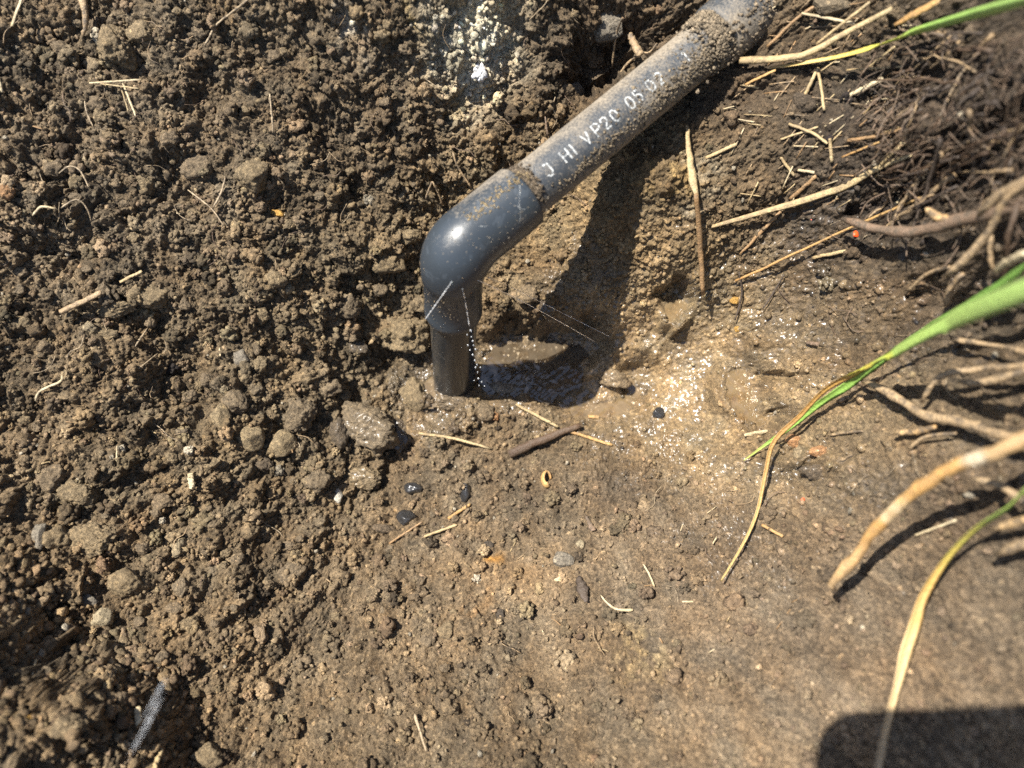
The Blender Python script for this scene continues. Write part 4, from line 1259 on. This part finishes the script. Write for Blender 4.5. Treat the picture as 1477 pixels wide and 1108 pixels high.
# thick litter stalks and blades that stand out, right of the pipe
ST = [
    ('straw_stalk', [(1066, 88), (1130, 84), (1167, 76), (1227, 44), (1287, 13)], [12, 11, 10, 9, 8], 'straw', 'thickest cut straw stalk lying across the top right litter', .006),
    ('dead_leaf', [(1290, 36), (1320, 20), (1356, 0)], [5, 13, 10], 'orange', 'orange brown dead leaf just above the top green blade', .012),
    ('straw_stalk', [(1156, 19), (1233, 34)], 6, 'pale', 'pale straw crossing above the thickest stalk', .003),
    ('straw_stalk', [(1177, 64), (1255, 3)], 6, 'straw', 'straight straw leaning up right behind the thickest stalk', .004),
    ('straw_stalk', [(1106, 68), (1153, 24), (1192, 0)], 6, 'brown', 'brownish straw leaning up right beside the pipe socket', .002),
    ('straw_stalk', [(1180, 98), (1189, 159)], 6, 'straw', 'upright straw hanging below the thickest stalk', .002),
    ('straw_stalk', [(1161, 137), (1180, 98)], 7, 'straw', 'short slanting straw left of the upright hanging straw', .002),
    ('straw_stalk', [(1211, 144), (1245, 128), (1274, 113)], [4, 8, 9], 'pale', 'pale flat straw below the top green blade', .002),
    ('straw_stalk', [(1221, 101), (1302, 96)], 4, 'straw', 'thin level straw just under the top green blade', .002),
    ('straw_stalk', [(1248, 101), (1292, 66)], 4, 'straw', 'thin straw slanting up to the top green blade', .002),
    ('straw_stalk', [(1075, 122), (1119, 101)], 5, 'orange', 'short orange straw below the left end of the thickest stalk', .001),
    ('straw_stalk', [(1068, 122), (1095, 127)], 5, 'straw', 'short straw bit at the foot of the short orange straw', .0),
    ('straw_stalk', [(1018, 228), (1062, 208)], 7, 'straw', 'short flat straw right of the frayed upright straw', .001),
    ('dead_leaf', [(991, 180), (994, 220), (999, 258), (1005, 283)], [5, 9, 15, 7], 'straw', 'frayed upright dry leaf hanging below the pipe', .004),
    ('twig', [(1004, 280), (1009, 340), (1014, 425)], [8, 9, 7], 'brown', 'upright brown stem standing in the mud under the frayed leaf', .006),
    ('dead_leaf', [(1026, 327), (1129, 298), (1214, 271), (1272, 240), (1316, 223)], [6, 10, 12, 8, 6], 'straw', 'longest dry leaf slanting across the dark soil on the right', .002),
    ('straw_stalk', [(1139, 288), (1177, 254)], 8, 'brown', 'brownish straw crossing under the longest dry leaf', .001),
    ('straw_stalk', [(1067, 367), (1095, 338), (1126, 305)], [4, 7, 6], 'brown', 'brown fraying straw below the longest dry leaf', .001),
    ('straw_stalk', [(1060, 405), (1105, 386), (1129, 374), (1228, 328), (1329, 284)], 5, 'orange', 'long thin brown stem running parallel below the longest dry leaf', .003),
    ('straw_stalk', [(1138, 179), (1170, 191), (1194, 207)], 6, 'straw', 'bent straw in the middle of the right litter', .001),
    ('straw_stalk', [(1126, 201), (1180, 183)], 4, 'straw', 'thin straw crossing the bent straw', .001),
    ('twig', [(1221, 203), (1265, 196), (1305, 186)], [8, 7, 8], 'brown', 'rough brown twig above the longest dry leaf', .002),
    ('straw_stalk', [(1214, 227), (1268, 205)], 4, 'orange', 'thin orange straw under the rough brown twig', .001),
    ('straw_stalk', [(1197, 200), (1200, 234)], 7, 'straw', 'stubby upright straw left of the thin orange straw', .001),
    ('straw_stalk', [(1126, 227), (1146, 254)], 6, 'straw', 'short straw leaning left above the longest dry leaf', .001),
    ('straw_stalk', [(1151, 245), (1175, 249)], 6, 'pale', 'short level straw above the longest dry leaf', .001),
    ('straw_stalk', [(1270, 238), (1297, 213)], 6, 'straw', 'short straw forking up from the longest dry leaf', .003),
    ('straw_stalk', [(1244, 166), (1258, 149)], 5, 'straw', 'small upright straw bit alone on the upper right soil', .001),
    ('straw_stalk', [(1292, 295), (1299, 286)], 5, 'pale', 'tiny pale straw bit above the dark root', .001),
    ('straw_stalk', [(1172, 372), (1220, 362)], 7, 'straw', 'short straw beside the two coloured specks', .001),
    ('twig', [(1131, 396), (1117, 420), (1100, 446)], [3, 4, 3], 'dark', 'thin dark twig leaning over the top of the mud', .003),
    ('twig', [(1066, 392), (1070, 425), (1060, 462)], [3, 4, 3], 'dark', 'dark twig end dipping into the mud beside the orange pebble', .003),
    ('bark_chip', [(1163, 494), (1184, 497)], 8, 'redroot', 'pinkish chip alone on the dark wet soil', .001),
    ('straw_stalk', [(1099, 757), (1129, 774)], 6, 'orange', 'short orange twig beside the folded blade tip', .001),
    ('straw_stalk', [(1319, 773), (1380, 750)], 6, 'pale', 'pale straw between the thick root and the lowest blade', .001),
    ('straw_stalk', [(1000, 868), (984, 868)], 4, 'pale', 'tiny pale straw at the lower right of the folded blade tip', .0),
    ('straw_stalk', [(1437, 392), (1455, 378), (1485, 362)], [14, 20, 22], 'pale', 'cream coloured dead sheath above the two right hand blades', .02),
    ('twig', [(734, 655), (786, 633), (838, 613)], [16, 14, 9], 'twig', 'thick dark brown stick lying below the puddle', .003),
    ('straw_stalk', [(744, 583), (805, 616)], 6, 'straw', 'yellow straw running from the puddle to the brown stick', .002),
    ('straw_stalk', [(820, 622), (883, 642)], 6, 'orange', 'orange straw running right from the brown stick', .001),
    ('straw_stalk', [(604, 625), (656, 633), (707, 647)], [6, 6, 4], 'straw', 'pale yellow straw left of the brown stick', .002),
    ('straw_stalk', [(612, 774), (659, 757)], 5, 'straw', 'yellow straw below the black pebbles, right one of two', .001),
    ('straw_stalk', [(561, 784), (609, 753)], 4, 'brown', 'thin brown straw stalk beside the largest glossy black pebble', .001),
    ('straw_stalk', [(646, 748), (679, 727)], 6, 'orange', 'short orange straw below the upright dark pebble', .001),
    ('straw_stalk', [(129, 120), (203, 115)], 4, 'pale', 'level pale straw, upper one of the crossed straws at top left', .004),
    ('straw_stalk', [(130, 119), (200, 128)], 3, 'straw', 'thin straw under the level one of the crossed straws', .003),
    ('straw_stalk', [(176, 117), (196, 168)], 4, 'pale', 'pale straw hanging down from the crossed straws', .003),
    ('straw_stalk', [(174, 124), (185, 161)], 3, 'straw', 'thin straw hanging left of the pale one at top left', .003),
    ('straw_stalk', [(17, 38), (32, -4)], 6, 'pale', 'blurred pale straw in the top left corner', .006),
    ('straw_stalk', [(-3, 108), (3, 133)], 6, 'pale', 'blurred pale straw cut off by the left edge', .005),
    ('straw_stalk', [(86, 451), (146, 422)], 9, 'root', 'greyish straw blade on the left slope', .003),
    ('straw_stalk', [(173, 407), (205, 391)], 6, 'straw', 'short straw in line with the greyish blade', .002),
    ('bark_chip', [(274, 683), (277, 704)], 10, 'pale', 'pale upright chip of straw in the lower left', .002),
    ('straw_stalk', [(52, 952), (46, 974)], 6, 'pale', 'blurred straw bit on the near rim, leftmost', .002),
    ('bark_chip', [(198, 1020), (200, 1044)], 12, 'pale', 'blurred pale chip left of the water spray', .002),
    ('bark_chip', [(222, 1108), (232, 1082)], 10, 'straw', 'blurred straw chip at the bottom edge under the spray', .003),
    ('dead_leaf', [(845, 744), (856, 766)], [4, 10], 'redroot', 'small reddish leaf scrap standing in the soil', .002),
    ('dead_leaf', [(834, 832), (840, 850), (846, 868)], [8, 20, 6], 'dark', 'dark brown leaf flake standing upright', .003),
    ('bark_chip', [(800, 838), (814, 831)], 8, 'pale', 'small tan chip left of the dark leaf flake', .001),
    ('dead_leaf', [(849, 601), (864, 602)], 7, 'orange', 'small orange leaf scrap in the mud above the orange straw', .001),
    ('bark_chip', [(1074, 628), (1108, 622)], [5, 9, 5], 'pale', 'silvery wet chip at the end of the milky channel', .001),
    ('root_stub', [(908, 48), (914, 62), (924, 80)], [8, 12, 14], 'root', 'stubby tan root end poking out above the pipe', .012),
]
for name, path, w, mat, label, lift in ST:
    cat = {'straw_stalk': 'straw', 'dead_leaf': 'leaf', 'twig': 'twig', 'bark_chip': 'chip', 'root_stub': 'root'}[name]
    fibre(name, path, w, mat, label, cat, lift=lift, flat={'dead_leaf': .28, 'bark_chip': .45}.get(name, .6), order=1 if len(path) < 4 else 2)
# curled leaf and coloured specks
cp = place(788, 694)[0][0] + np.array([0, 0, .004])
a = np.linspace(0, 5.2, 16)
V, Q, T3, t = sweep(np.stack([cp[0] + .0024 * np.cos(a), cp[1] + .0045 * np.sin(a), cp[2] + .0006 * a], -1), .0008, .0022, 8)
me = mesh_mixed('dead_leaf', V - cp, Q, T3); attr_float(me, t, 't')
o = link('dead_leaf', me, STRAW['orange']); o.location = tuple(cp); tag(o, 'curled orange brown leaf ring below the brown stick', 'leaf')


def speck(u, v, w, h, col, label):
    m, nt, b = new_mat('plastic_speck'); b.inputs['Base Color'].default_value = (*col, 1); b.inputs['Roughness'].default_value = .45
    p, d = place(u, v); s = d[0] / FPX
    V, F = lump(1, int(u), .1, True)
    me = mesh_np('plastic_speck', c2w_vec(V * [w * s / 2, h * s / 2, .0007]), F, False)
    o = link('plastic_speck', me, m); o.location = tuple(p[0] + np.array([0, 0, .0012])); tag(o, label, 'speck')


speck(1233, 340, 9, 9, (.75, .07, .01), 'bright red speck on the dark soil at right')
speck(1232, 362, 7, 5, (.1, .5, .62), 'light blue speck below the red one, left bit')
speck(1243, 359, 10, 4, (.1, .5, .62), 'light blue speck below the red one, right bit')
speck(1157, 722, 6, 7, (.6, .09, .03), 'tiny red speck below the orange lumps')
speck(1170, 319, 5, 4, (.55, .07, .03), 'tiny red speck left of the long thin stem')

LIT = [((1090, 5, 1310, 150), 44, 'straw bits under the top blade'), ((1040, 140, 1310, 300), 60, 'straw bits right of the pipe'), ((720, 700, 1150, 1000), 22, 'straw bits below the mud'), ((30, 100, 560, 900), 16, 'straw bits on the left slope')]
SNAME = {'straw': 'yellow', 'pale': 'pale', 'root': 'greyish', 'brown': 'brown'}
for (a, b_, c, d), n, grp in LIT:
    for k in range(n):
        u, v = random.uniform(a, c), random.uniform(b_, d)
        L_ = random.uniform(10, 44) if u > 1030 else random.uniform(7, 20) if u > 700 else random.uniform(8, 16); an = random.uniform(-.2, 1.2) if u > 1000 else random.uniform(0, 3.1)
        mt = random.choice(['straw', 'pale', 'root', 'brown'])
        lab = near_label(('short ' if L_ < 17 else 'thin ') + SNAME[mt] + ' straw bit', u + L_ * .5 * math.cos(an), v - L_ * .5 * math.sin(an))
        if lab:
            fibre('straw_stalk', [(u, v), (u + L_ * math.cos(an), v - L_ * math.sin(an))], random.uniform(1.6, 3.4), mt, lab, 'straw', grp, lift=.0008, n=4, k=5)

# ------------------------------------------------------------------ roots
RT = [
    ([(1490, 628), (1431, 654), (1383, 671), (1332, 701), (1292, 732), (1258, 768), (1238, 800), (1214, 824), (1196, 846), (1205, 853)], [24, 23, 21, 20, 19, 18, 17, 18, 15, 13], 'thickroot',
     'thick bent tan root with a pale broken tip above the lower right soil', [.035, .04, .045, .048, .05, .048, .042, .036, .03, .03], 30),
    ([(1244, 549), (1282, 566), (1316, 589), (1336, 600), (1376, 606), (1427, 623), (1490, 640)], [9, 14, 15, 19, 16, 16, 16], 'root', 'knobbly brown root joining the thick bent root from the upper left', .010, 24),
    ([(1329, 580), (1343, 556), (1363, 540), (1417, 532), (1490, 527)], [9, 10, 10, 10, 12], 'root', 'hooked tan root, upper strand above the knobbly root', .017, 20),
    ([(1383, 551), (1417, 552), (1490, 532)], [10, 12, 14], 'root', 'short tan root, lower strand beside the hooked root', .016, 12),
    ([(1370, 489), (1405, 494), (1440, 500), (1490, 510)], [7, 9, 9, 10], 'root', 'pale wavy root under the big green blade', .010, 14),
    ([(1214, 316), (1268, 330), (1300, 335), (1343, 330), (1417, 309), (1490, 298)], [12, 16, 16, 18, 20, 22], 'redroot', 'broad dark root lying level right of the red speck', .014, 20),
    ([(1490, 258), (1445, 280), (1410, 310)], [20, 16, 10], 'root', 'blurred root slanting down to the broad dark root', .018, 12),
    ([(1365, 398), (1395, 370), (1430, 330), (1452, 285), (1490, 262)], [13, 12, 12, 12, 12], 'root', 'forked root rising above the cream sheath', .016, 18),
    ([(1430, 335), (1428, 370), (1433, 390)], [9, 8, 7], 'root', 'small side root hanging from the forked root', .010, 10),
    ([(1310, 420), (1338, 395), (1370, 385)], [7, 8, 8], 'root', 'thin curved root left of the forked root', .004, 12),
    ([(1366, 440), (1372, 415), (1390, 395)], [10, 11, 11], 'root', 'short upright root behind the big green blade', .008, 10),
    ([(1336, 300), (1350, 312), (1372, 318)], [8, 14, 12], 'tanroot', 'orange peeled root knot on the broad dark root', .018, 10),
    ([(1197, 628), (1220, 624), (1245, 622)], 5, 'root', 'thin root thread right of the three orange lumps', .002, 10),
    ([(1290, 625), (1325, 622), (1350, 616)], [8, 12, 8], 'tanroot', 'orange root flake below the knobbly root', .006, 10),
    ([(1310, 648), (1335, 630), (1380, 625)], 6, 'root', 'thin root looping under the knobbly root', .006, 12),
    ([(1440, 800), (1460, 790), (1490, 782)], [16, 18, 18], 'root', 'blurred brown root end at the right edge beside the lowest blade', .012, 10),
    ([(1425, 765), (1455, 755), (1490, 748)], [10, 12, 14], 'tanroot', 'blurred tan root near the right edge under the thick root', .014, 10),
    ([(1400, 690), (1440, 700), (1490, 730)], [10, 12, 14], 'root', 'blurred root branching under the thick bent root', .012, 12),
    ([(890, 44), (886, 70), (883, 96)], 4, 'root', 'thin root hanging over the dark hole above the pipe', .010, 10),
    ([(898, 26), (892, 40), (890, 46)], 4, 'root', 'thread of root on the grey stone above the pipe', .012, 8),
    ([(948, 62), (936, 76), (924, 74)], 3, 'root', 'curly thread beside the stubby root end', .010, 10),
    ([(922, 78), (905, 92), (893, 108)], 5, 'root', 'thin root between the stubby root end and the pipe', .006, 10),
    ([(653, 220), (660, 240), (680, 271)], 4, 'root', 'straight dark root thread leaning to the elbow top', .005, 10),
    ([(623, 262), (618, 275), (614, 287)], 4, 'root', 'left prong of the forked rootlet above the elbow', .004, 8),
    ([(624, 262), (632, 278), (638, 296)], 4, 'root', 'right prong of the forked rootlet above the elbow', .004, 8),
    ([(786, 168), (790, 196)], 4, 'redroot', 'short reddish root thread just above the pipe', .002, 6),
    ([(615, 115), (636, 130)], 3, 'hair', 'short pale root thread below the white patch', .002, 6),
    ([(295, 66), (303, 52), (311, 37), (332, 20), (345, 10), (357, 0)], 4, 'hair', 'long wavy pale rootlet near the top, left of centre', .004, 20),
    ([(389, 135), (392, 165), (394, 192)], 4, 'hair', 'vertical pale rootlet above the smooth tan clod', .003, 10),
    ([(47, 311), (54, 303), (61, 298), (81, 301)], [4, 5, 5, 4], 'pale', 'bright bent rootlet at the left below the root wrapped clod', .004, 12),
    ([(271, 274), (305, 301), (322, 325)], 3, 'hair', 'thin rootlet running down right in the dark hollow', .003, 10),
    ([(325, 257), (318, 280), (308, 299)], 4, 'hair', 'upright rootlet left of the smooth tan clod', .003, 10),
    ([(394, 247), (411, 268)], 3, 'hair', 'short rootlet touching the right of the smooth tan clod', .002, 6),
    ([(122, 146), (126, 165), (135, 184)], 3, 'hair', 'rootlet hanging below the left end of the crossed straws', .002, 8),
    ([(118, -5), (124, 25), (120, 52)], [12, 9, 5], 'root', 'hairy root tuft hanging from the top edge at left', .006, 12),
    ([(51, 578), (56, 566), (70, 558), (88, 550), (90, 538)], 5, 'pale', 'bright zigzag rootlet on the far left slope', .004, 14),
    ([(195, 500), (203, 488), (213, 473)], [3, 5, 3], 'hair', 'small upright rootlet in the shaded hollow', .004, 10),
    ([(169, 643), (168, 665)], 3, 'pale', 'tiny upright white thread on the left slope', .002, 6),
    ([(200, 532), (215, 520), (228, 510)], 3, 'hair', 'short rootlet below the shaded hollow top', .003, 8),
    ([(866, 858), (876, 870), (890, 879), (913, 880)], [3, 4, 5, 6], 'pale', 'pale hooked rootlet right of the dark leaf flake', .003, 12),
    ([(928, 814), (936, 828), (944, 846)], 4, 'pale', 'straight white thread near the hooked rootlet', .002, 8),
    ([(598, 1030), (606, 1055), (615, 1084)], [7, 5, 4], 'hair', 'pale forked rootlet near the bottom edge', .003, 12),
    ([(88, 300), (110, 288), (125, 300), (132, 320)], 3, 'hair', 'curling root hair at the foot of the root wrapped clod', .004, 14),
    ([(85, 250), (100, 240), (115, 246), (128, 270)], 3, 'hair', 'looping root hair over the root wrapped clod', .006, 14),
]
for path, w, mat, label, lift, n in RT:
    if path[0][0] < path[-1][0]:
        path = path[::-1]; w = w[::-1] if np.ndim(w) else w; lift = lift[::-1] if np.ndim(lift) else lift
    if path[0][0] >= 1485:                      # the root runs on into the bank beyond the frame
        dx, dy = path[0][0] - path[1][0], path[0][1] - path[1][1]; q = 120 / math.hypot(dx, dy)
        lift = [-.004] + (list(lift) if np.ndim(lift) else [lift] * len(path))
        w = [w[0]] + list(w) if np.ndim(w) else [w] * (len(path) + 1)
        path = [(path[0][0] + dx * q, path[0][1] + dy * q)] + path
    fibre('root', path, w, mat, label, 'root', lift=lift, flat=.92, n=n, order=2 if len(path) > 3 else 1, k=9, knots=.25 if np.max(w) > 12 else 0, wob=.07 if n > 25 else .13, taper=(.8, .5))
HAIRS = [((20, 10, 560, 340), 40, 'root hairs on the upper left wall'), ((20, 380, 560, 900), 26, 'root hairs on the left slope'), ((480, 10, 880, 300), 14, 'root hairs behind the pipe'),
         ((1120, 320, 1420, 700), 28, 'root hairs on the dark soil'), ((700, 700, 1150, 1050), 14, 'root hairs below the mud')]
HN = {'hair': 'pale', 'root': 'tan', 'twig': 'dark', 'redroot': 'brown'}
for (a, b_, c, d), n, grp in HAIRS:
    for k in range(n):
        u, v = random.uniform(a, c), random.uniform(b_, d)
        an = random.uniform(0, 6.28); L_ = random.uniform(12, 34)
        pth = [(u, v)]
        for q in range(3):
            an += random.uniform(-.9, .9)
            pth.append((pth[-1][0] + L_ * .5 * math.cos(an), pth[-1][1] + L_ * .5 * math.sin(an)))
        mt = random.choice(['hair', 'root', 'twig', 'redroot'])
        lab = near_label(('short ' if L_ < 20 else 'long ') + 'thin ' + HN[mt] + ' root hair', pth[1][0], pth[1][1])
        if lab:
            fibre('root', pth, random.uniform(1.0, 1.9), mt, lab, 'root', grp, lift=random.uniform(.0005, .004), n=9, k=5, flat=1)

# mat of roots in the cut edge at the upper right
rm = empty('root_mat', P(1400, 200, .33))
tag(rm, 'tangled mat of brown fibrous roots hanging at the upper right', 'roots')
rl = np.array(rm.location)
for k in range(105):
    u = random.uniform(1290, 1500); v = random.uniform(30, 300)
    if v < 110 - (u - 1290) * .1 and u < 1340: v += 40
    L_ = random.uniform(50, 150) * (.6 if u < 1340 else 1); an = random.gauss(2.55, .35)   # mostly running down to the left
    bend = random.gauss(0, .25)
    pth = [(u, v), (u + L_ * .5 * math.cos(an), v + L_ * .5 * math.sin(an)), (u + L_ * (.5 * math.cos(an) + .5 * math.cos(an + bend)), v + L_ * (.5 * math.sin(an) + .5 * math.sin(an + bend)))]
    wd = random.choice([3, 4, 4, 5, 6, 7, 9]) * (.6 if u < 1350 else 1)
    lift = random.uniform(.004, .022) * (.6 + .4 * min(1, (u - 1280) / 120))
    pts, d = lay(pth, 12, [lift, lift * .9, lift * .35], 0, 2)
    pts = pts + rng.normal(size=pts.shape) * .0004
    r = np.linspace(1, .45, 12) * wd * d / FPX / 2 * (1 + .15 * rng.normal(size=12).clip(-1, 1))
    V, Q, T3, t = sweep(pts, r, r, 6)
    me = mesh_mixed('root_strand', V - rl, Q, T3); attr_float(me, t, 't')
    link('root_strand', me, STRAW[random.choice(['root', 'twig', 'redroot', 'dark', 'twig', 'dark'])], rm)
Vs, Qs, Ts, ts, off = [], [], [], [], 0
for k in range(170):
    u = random.uniform(1270, 1500); v = random.uniform(50, 320)
    L_ = random.uniform(20, 70); an = random.gauss(2.5, .7)
    pth = [(u, v), (u + L_ * .5 * math.cos(an), v + L_ * .5 * math.sin(an)), (u + L_ * math.cos(an + random.gauss(0, .3)), v + L_ * math.sin(an + random.gauss(0, .3)))]
    pts, d = lay(pth, 7, random.uniform(.002, .014), 0, 1)
    r = random.uniform(1.2, 2.6) * d / FPX / 2
    V, Q, T3, t = sweep(pts, r, r, 4)
    Vs.append(V); Qs.append(Q + off); Ts.append(T3 + off); ts.append(t); off += len(V)
me = mesh_mixed('root_hairs', np.concatenate(Vs) - rl, np.concatenate(Qs), np.concatenate(Ts)); attr_float(me, np.concatenate(ts), 't')
tag(link('root_hairs', me, STRAW['redroot'], rm), kind='stuff')

# ------------------------------------------------------------------ grass blades
VSECT = np.array([(-1, .30), (-.5, .02), (0, -.10), (.5, .02), (1, .30), (.55, -.10), (0, -.26), (-.55, -.10)])


def blade(path, wpx, mat, label, lifts, n=60, fold=1.0, up=None):
    d0 = 0
    wp = widths(path, wpx, n)
    pts, d = lay(path, n, lifts, 0, 3, 60)
    r = wp * d / FPX / 2
    V, Q, T3, t = sweep(pts, r, np.minimum(r, .0025) * fold, sect=VSECT, up=c2w_vec([.25, .1, 1.0]) if up is None else up)
    org = pts[0].copy()
    me = mesh_mixed('grass_blade', V - org, Q, T3); attr_float(me, t, 't')
    o = link('grass_blade', me, LEAF[mat]); o.location = tuple(org)
    return tag(o, label, 'grass')


blade([(1640, -50), (1500, -4), (1400, 24), (1315, 49), (1258, 69), (1214, 81), (1165, 90), (1110, 99)], [24, 22, 20, 17, 10, 7, 6, 3], 'top', 'green grass blade with a yellow tip across the top right corner', [.005, .045, .04, .03, .02, .012, .006, .004])
blade([(1640, 350), (1500, 408), (1366, 464), (1282, 511), (1238, 535), (1190, 562), (1153, 600), (1116, 637), (1104, 681), (1092, 738), (1072, 784), (1040, 838)],
      [44, 41, 30, 21, 13, 9, 8, 8, 7, 6, 5, 3], 'big', 'broadest green grass blade that narrows to a long folded brown tip', [.02, .075, .078, .072, .062, .05, .035, .028, .02, .014, .008, .004], 90)
blade([(1640, 272), (1500, 368), (1431, 415), (1336, 472), (1228, 551), (1180, 583), (1139, 616), (1073, 664)], [26, 24, 18, 15, 15, 12, 9, 2], 'dark', 'darker green grass blade passing under the broadest blade', [.002, .030, .030, .028, .024, .019, .013, .006])
blade([(1620, 610), (1500, 690), (1451, 733), (1407, 762), (1366, 804), (1332, 858), (1319, 899), (1305, 943), (1292, 994), (1275, 1058), (1262, 1125)], [18, 16, 14, 14, 15, 19, 23, 24, 15, 17, 18], 'low',
      'lowest grass blade, green turning yellow and tan towards the bottom edge', [.0, .03, .032, .03, .024, .014, .010, .009, .010, .012, .014], 80)

# ------------------------------------------------------------------ leaking water
mw, nt, b = new_mat('glint_white_water')
b.inputs['Base Color'].default_value = (.92, .95, .97, 1); b.inputs['Roughness'].default_value = .08; b.inputs['IOR'].default_value = 1.33  # whitish body stands in for sun glints on the jets and drops
b.inputs['Transmission Weight'].default_value = .6
b.inputs['Specular IOR Level'].default_value = .9


mw2, nt, b2w = new_mat('whitened_water')
b2w.inputs['Base Color'].default_value = (.8, .82, .84, 1); b2w.inputs['Roughness'].default_value = .3; b2w.inputs['Transmission Weight'].default_value = .1  # body colour whitened so the thin spray reads bright, not dark


def jet(path3, r0, r1, label, n=40, bead=.35):
    pts = spline(path3, n)
    r = np.linspace(r0, r1, n) * (1 + bead * rng.normal(size=n).clip(-1.4, 1.4))
    V, Q, T3, t = sweep(pts, r, r, 6)
    me = mesh_mixed('water_jet', V - pts[0], Q, T3)
    o = link('water_jet', me, mw); o.location = tuple(pts[0])
    return tag(o, label, 'water jet')


def leg_surface(u, v, extra=.0006):
    """distance to the front of the fitting at a place in the photo"""
    for d in np.arange(.33, .5, .0004):
        q = P(u, v, d)
        a = np.clip((q - C0) @ VD, .0, VLEN)
        if np.linalg.norm(q - C0 - VD * a) < .0158: return d - extra
    return .38


jet([P(652, 406, leg_surface(652, 406)), P(634, 432, leg_surface(640, 432) - .003), P(614, 460, leg_surface(630, 455) - .004)], .00020, .00036, 'brightest water jet spraying down left across the elbow')
jet([P(667, 416, leg_surface(667, 416)), P(672, 440, leg_surface(672, 440) - .002), P(677, 470, leg_surface(672, 462) - .003)], .00016, .00030, 'short water jet falling straight down the front of the elbow', 26, .5)
dA = leg_surface(686, 405)
jet([P(689, 404, dA), P(740, 428, .395), P(800, 460, .432), P(858, 493, .47)], .00022, .00016, 'lower of two thin water jets shooting right from the elbow', 70, .3)
jet([P(704, 400, dA + .008), P(745, 418, .405), P(800, 446, .44), P(880, 486, .468)], .00014, .00012, 'upper of two thin water jets shooting right from the elbow', 70, .4)
DROPS = [(679, 477), (674, 483), (680, 486), (682, 492), (675, 498), (683, 498), (686, 504), (678, 505), (682, 512), (685, 520), (688, 526), (686, 530), (693, 530), (689, 537), (690, 546), (684, 549), (695, 551), (691, 556), (699, 557)]
for k, (u, v) in enumerate(DROPS):
    p = P(u, v, .372 + .0007 * k * 3.2)
    V, F = ICO[2]
    s = random.uniform(.00035, .0006)
    me = mesh_np('water_drop', V * [s * .8, s * .8, s * 1.5], F)
    o = link('water_drop', me, mw); o.location = tuple(p)
    tag(o, ['topmost', 'second', 'third', 'fourth', 'fifth', 'sixth', 'seventh', 'eighth', 'ninth', 'tenth', 'eleventh', 'twelfth', 'thirteenth', 'fourteenth', 'fifteenth', 'sixteenth', 'seventeenth', 'eighteenth', 'lowest'][k]
        + ' white water drop from the top, falling in front of the riser', 'water drop', 'drops falling in front of the riser')
# out of focus spray close to the lens
for q, (a, b_, lab) in enumerate([((242, 972), (205, 1040), 'upper blurred streak of water spray at the lower left'), ((236, 1000), (182, 1100), 'lower blurred streak of water spray at the lower left')]):
    for d in (.262,):
        pa, pb = P(*a, d), P(*b_, d - .012)
        e = empty('water_spray', pa); tag(e, lab, 'water spray')
        for s_ in range(1, 4):
            off_ = c2w_vec([(s_ - 2) * .0007, (s_ - 2) * .00035, random.uniform(-.001, .001)])
            t0, t1 = random.uniform(0, .25), random.uniform(.75, 1)
            pts = spline([pa + (pb - pa) * t0 + off_, pa + (pb - pa) * (t0 + t1) / 2 + off_ * 1.2, pa + (pb - pa) * t1 + off_ * 1.1], 24)
            r = .00006 * (1 + .5 * rng.normal(size=24).clip(-1.5, 1.5)) * np.sin(np.linspace(.15, 3.0, 24))
            V, Q, T3, t = sweep(pts, r, r, 5)
            me = mesh_mixed('water_thread', V - pa, Q, T3)
            link('water_thread', me, mw2, e)
# ------------------------------------------------------------------ the phone that takes the picture; its shadow falls into the lower right corner
mp_, nt, b = new_mat('phone_glass'); b.inputs['Base Color'].default_value = (.02, .02, .022, 1); b.inputs['Roughness'].default_value = .25


def rounded_slab(x0, x1, y0, y1, z0, z1, r):
    cs_ = [(x1 - r, y1 - r, 0), (x0 + r, y1 - r, 1), (x0 + r, y0 + r, 2), (x1 - r, y0 + r, 3)]
    ring = [(cx_ + r * math.cos(math.pi / 2 * (q + a / 8)), cy_ + r * math.sin(math.pi / 2 * (q + a / 8))) for cx_, cy_, q in cs_ for a in range(9)]
    n_ = len(ring)
    V = np.array([(x, y, z) for z in (z0, z1) for x, y in ring] + [((x0 + x1) / 2, (y0 + y1) / 2, z0), ((x0 + x1) / 2, (y0 + y1) / 2, z1)])
    i = np.arange(n_); j = (i + 1) % n_
    return V, np.stack([i, j, j + n_, i + n_], -1), np.concatenate([np.stack([j, i, np.full(n_, 2 * n_)], -1), np.stack([i + n_, j + n_, np.full(n_, 2 * n_ + 1)], -1)])


ph = empty('smartphone', CAM)
tag(ph, 'dark smartphone held over the pit, casting the rounded shadow at lower right', 'phone')
for nm, dims in (('body', (-.037, .110, -.053, .022, .0045, .0125, .017)), ('camera_bump', (-.024, .012, -.024, .011, .0025, .0046, .008))):
    V, Q, T3 = rounded_slab(*dims)
    me = mesh_mixed(nm, c2w_vec(V), Q, T3, False)
    link(nm, me, mp_, ph)
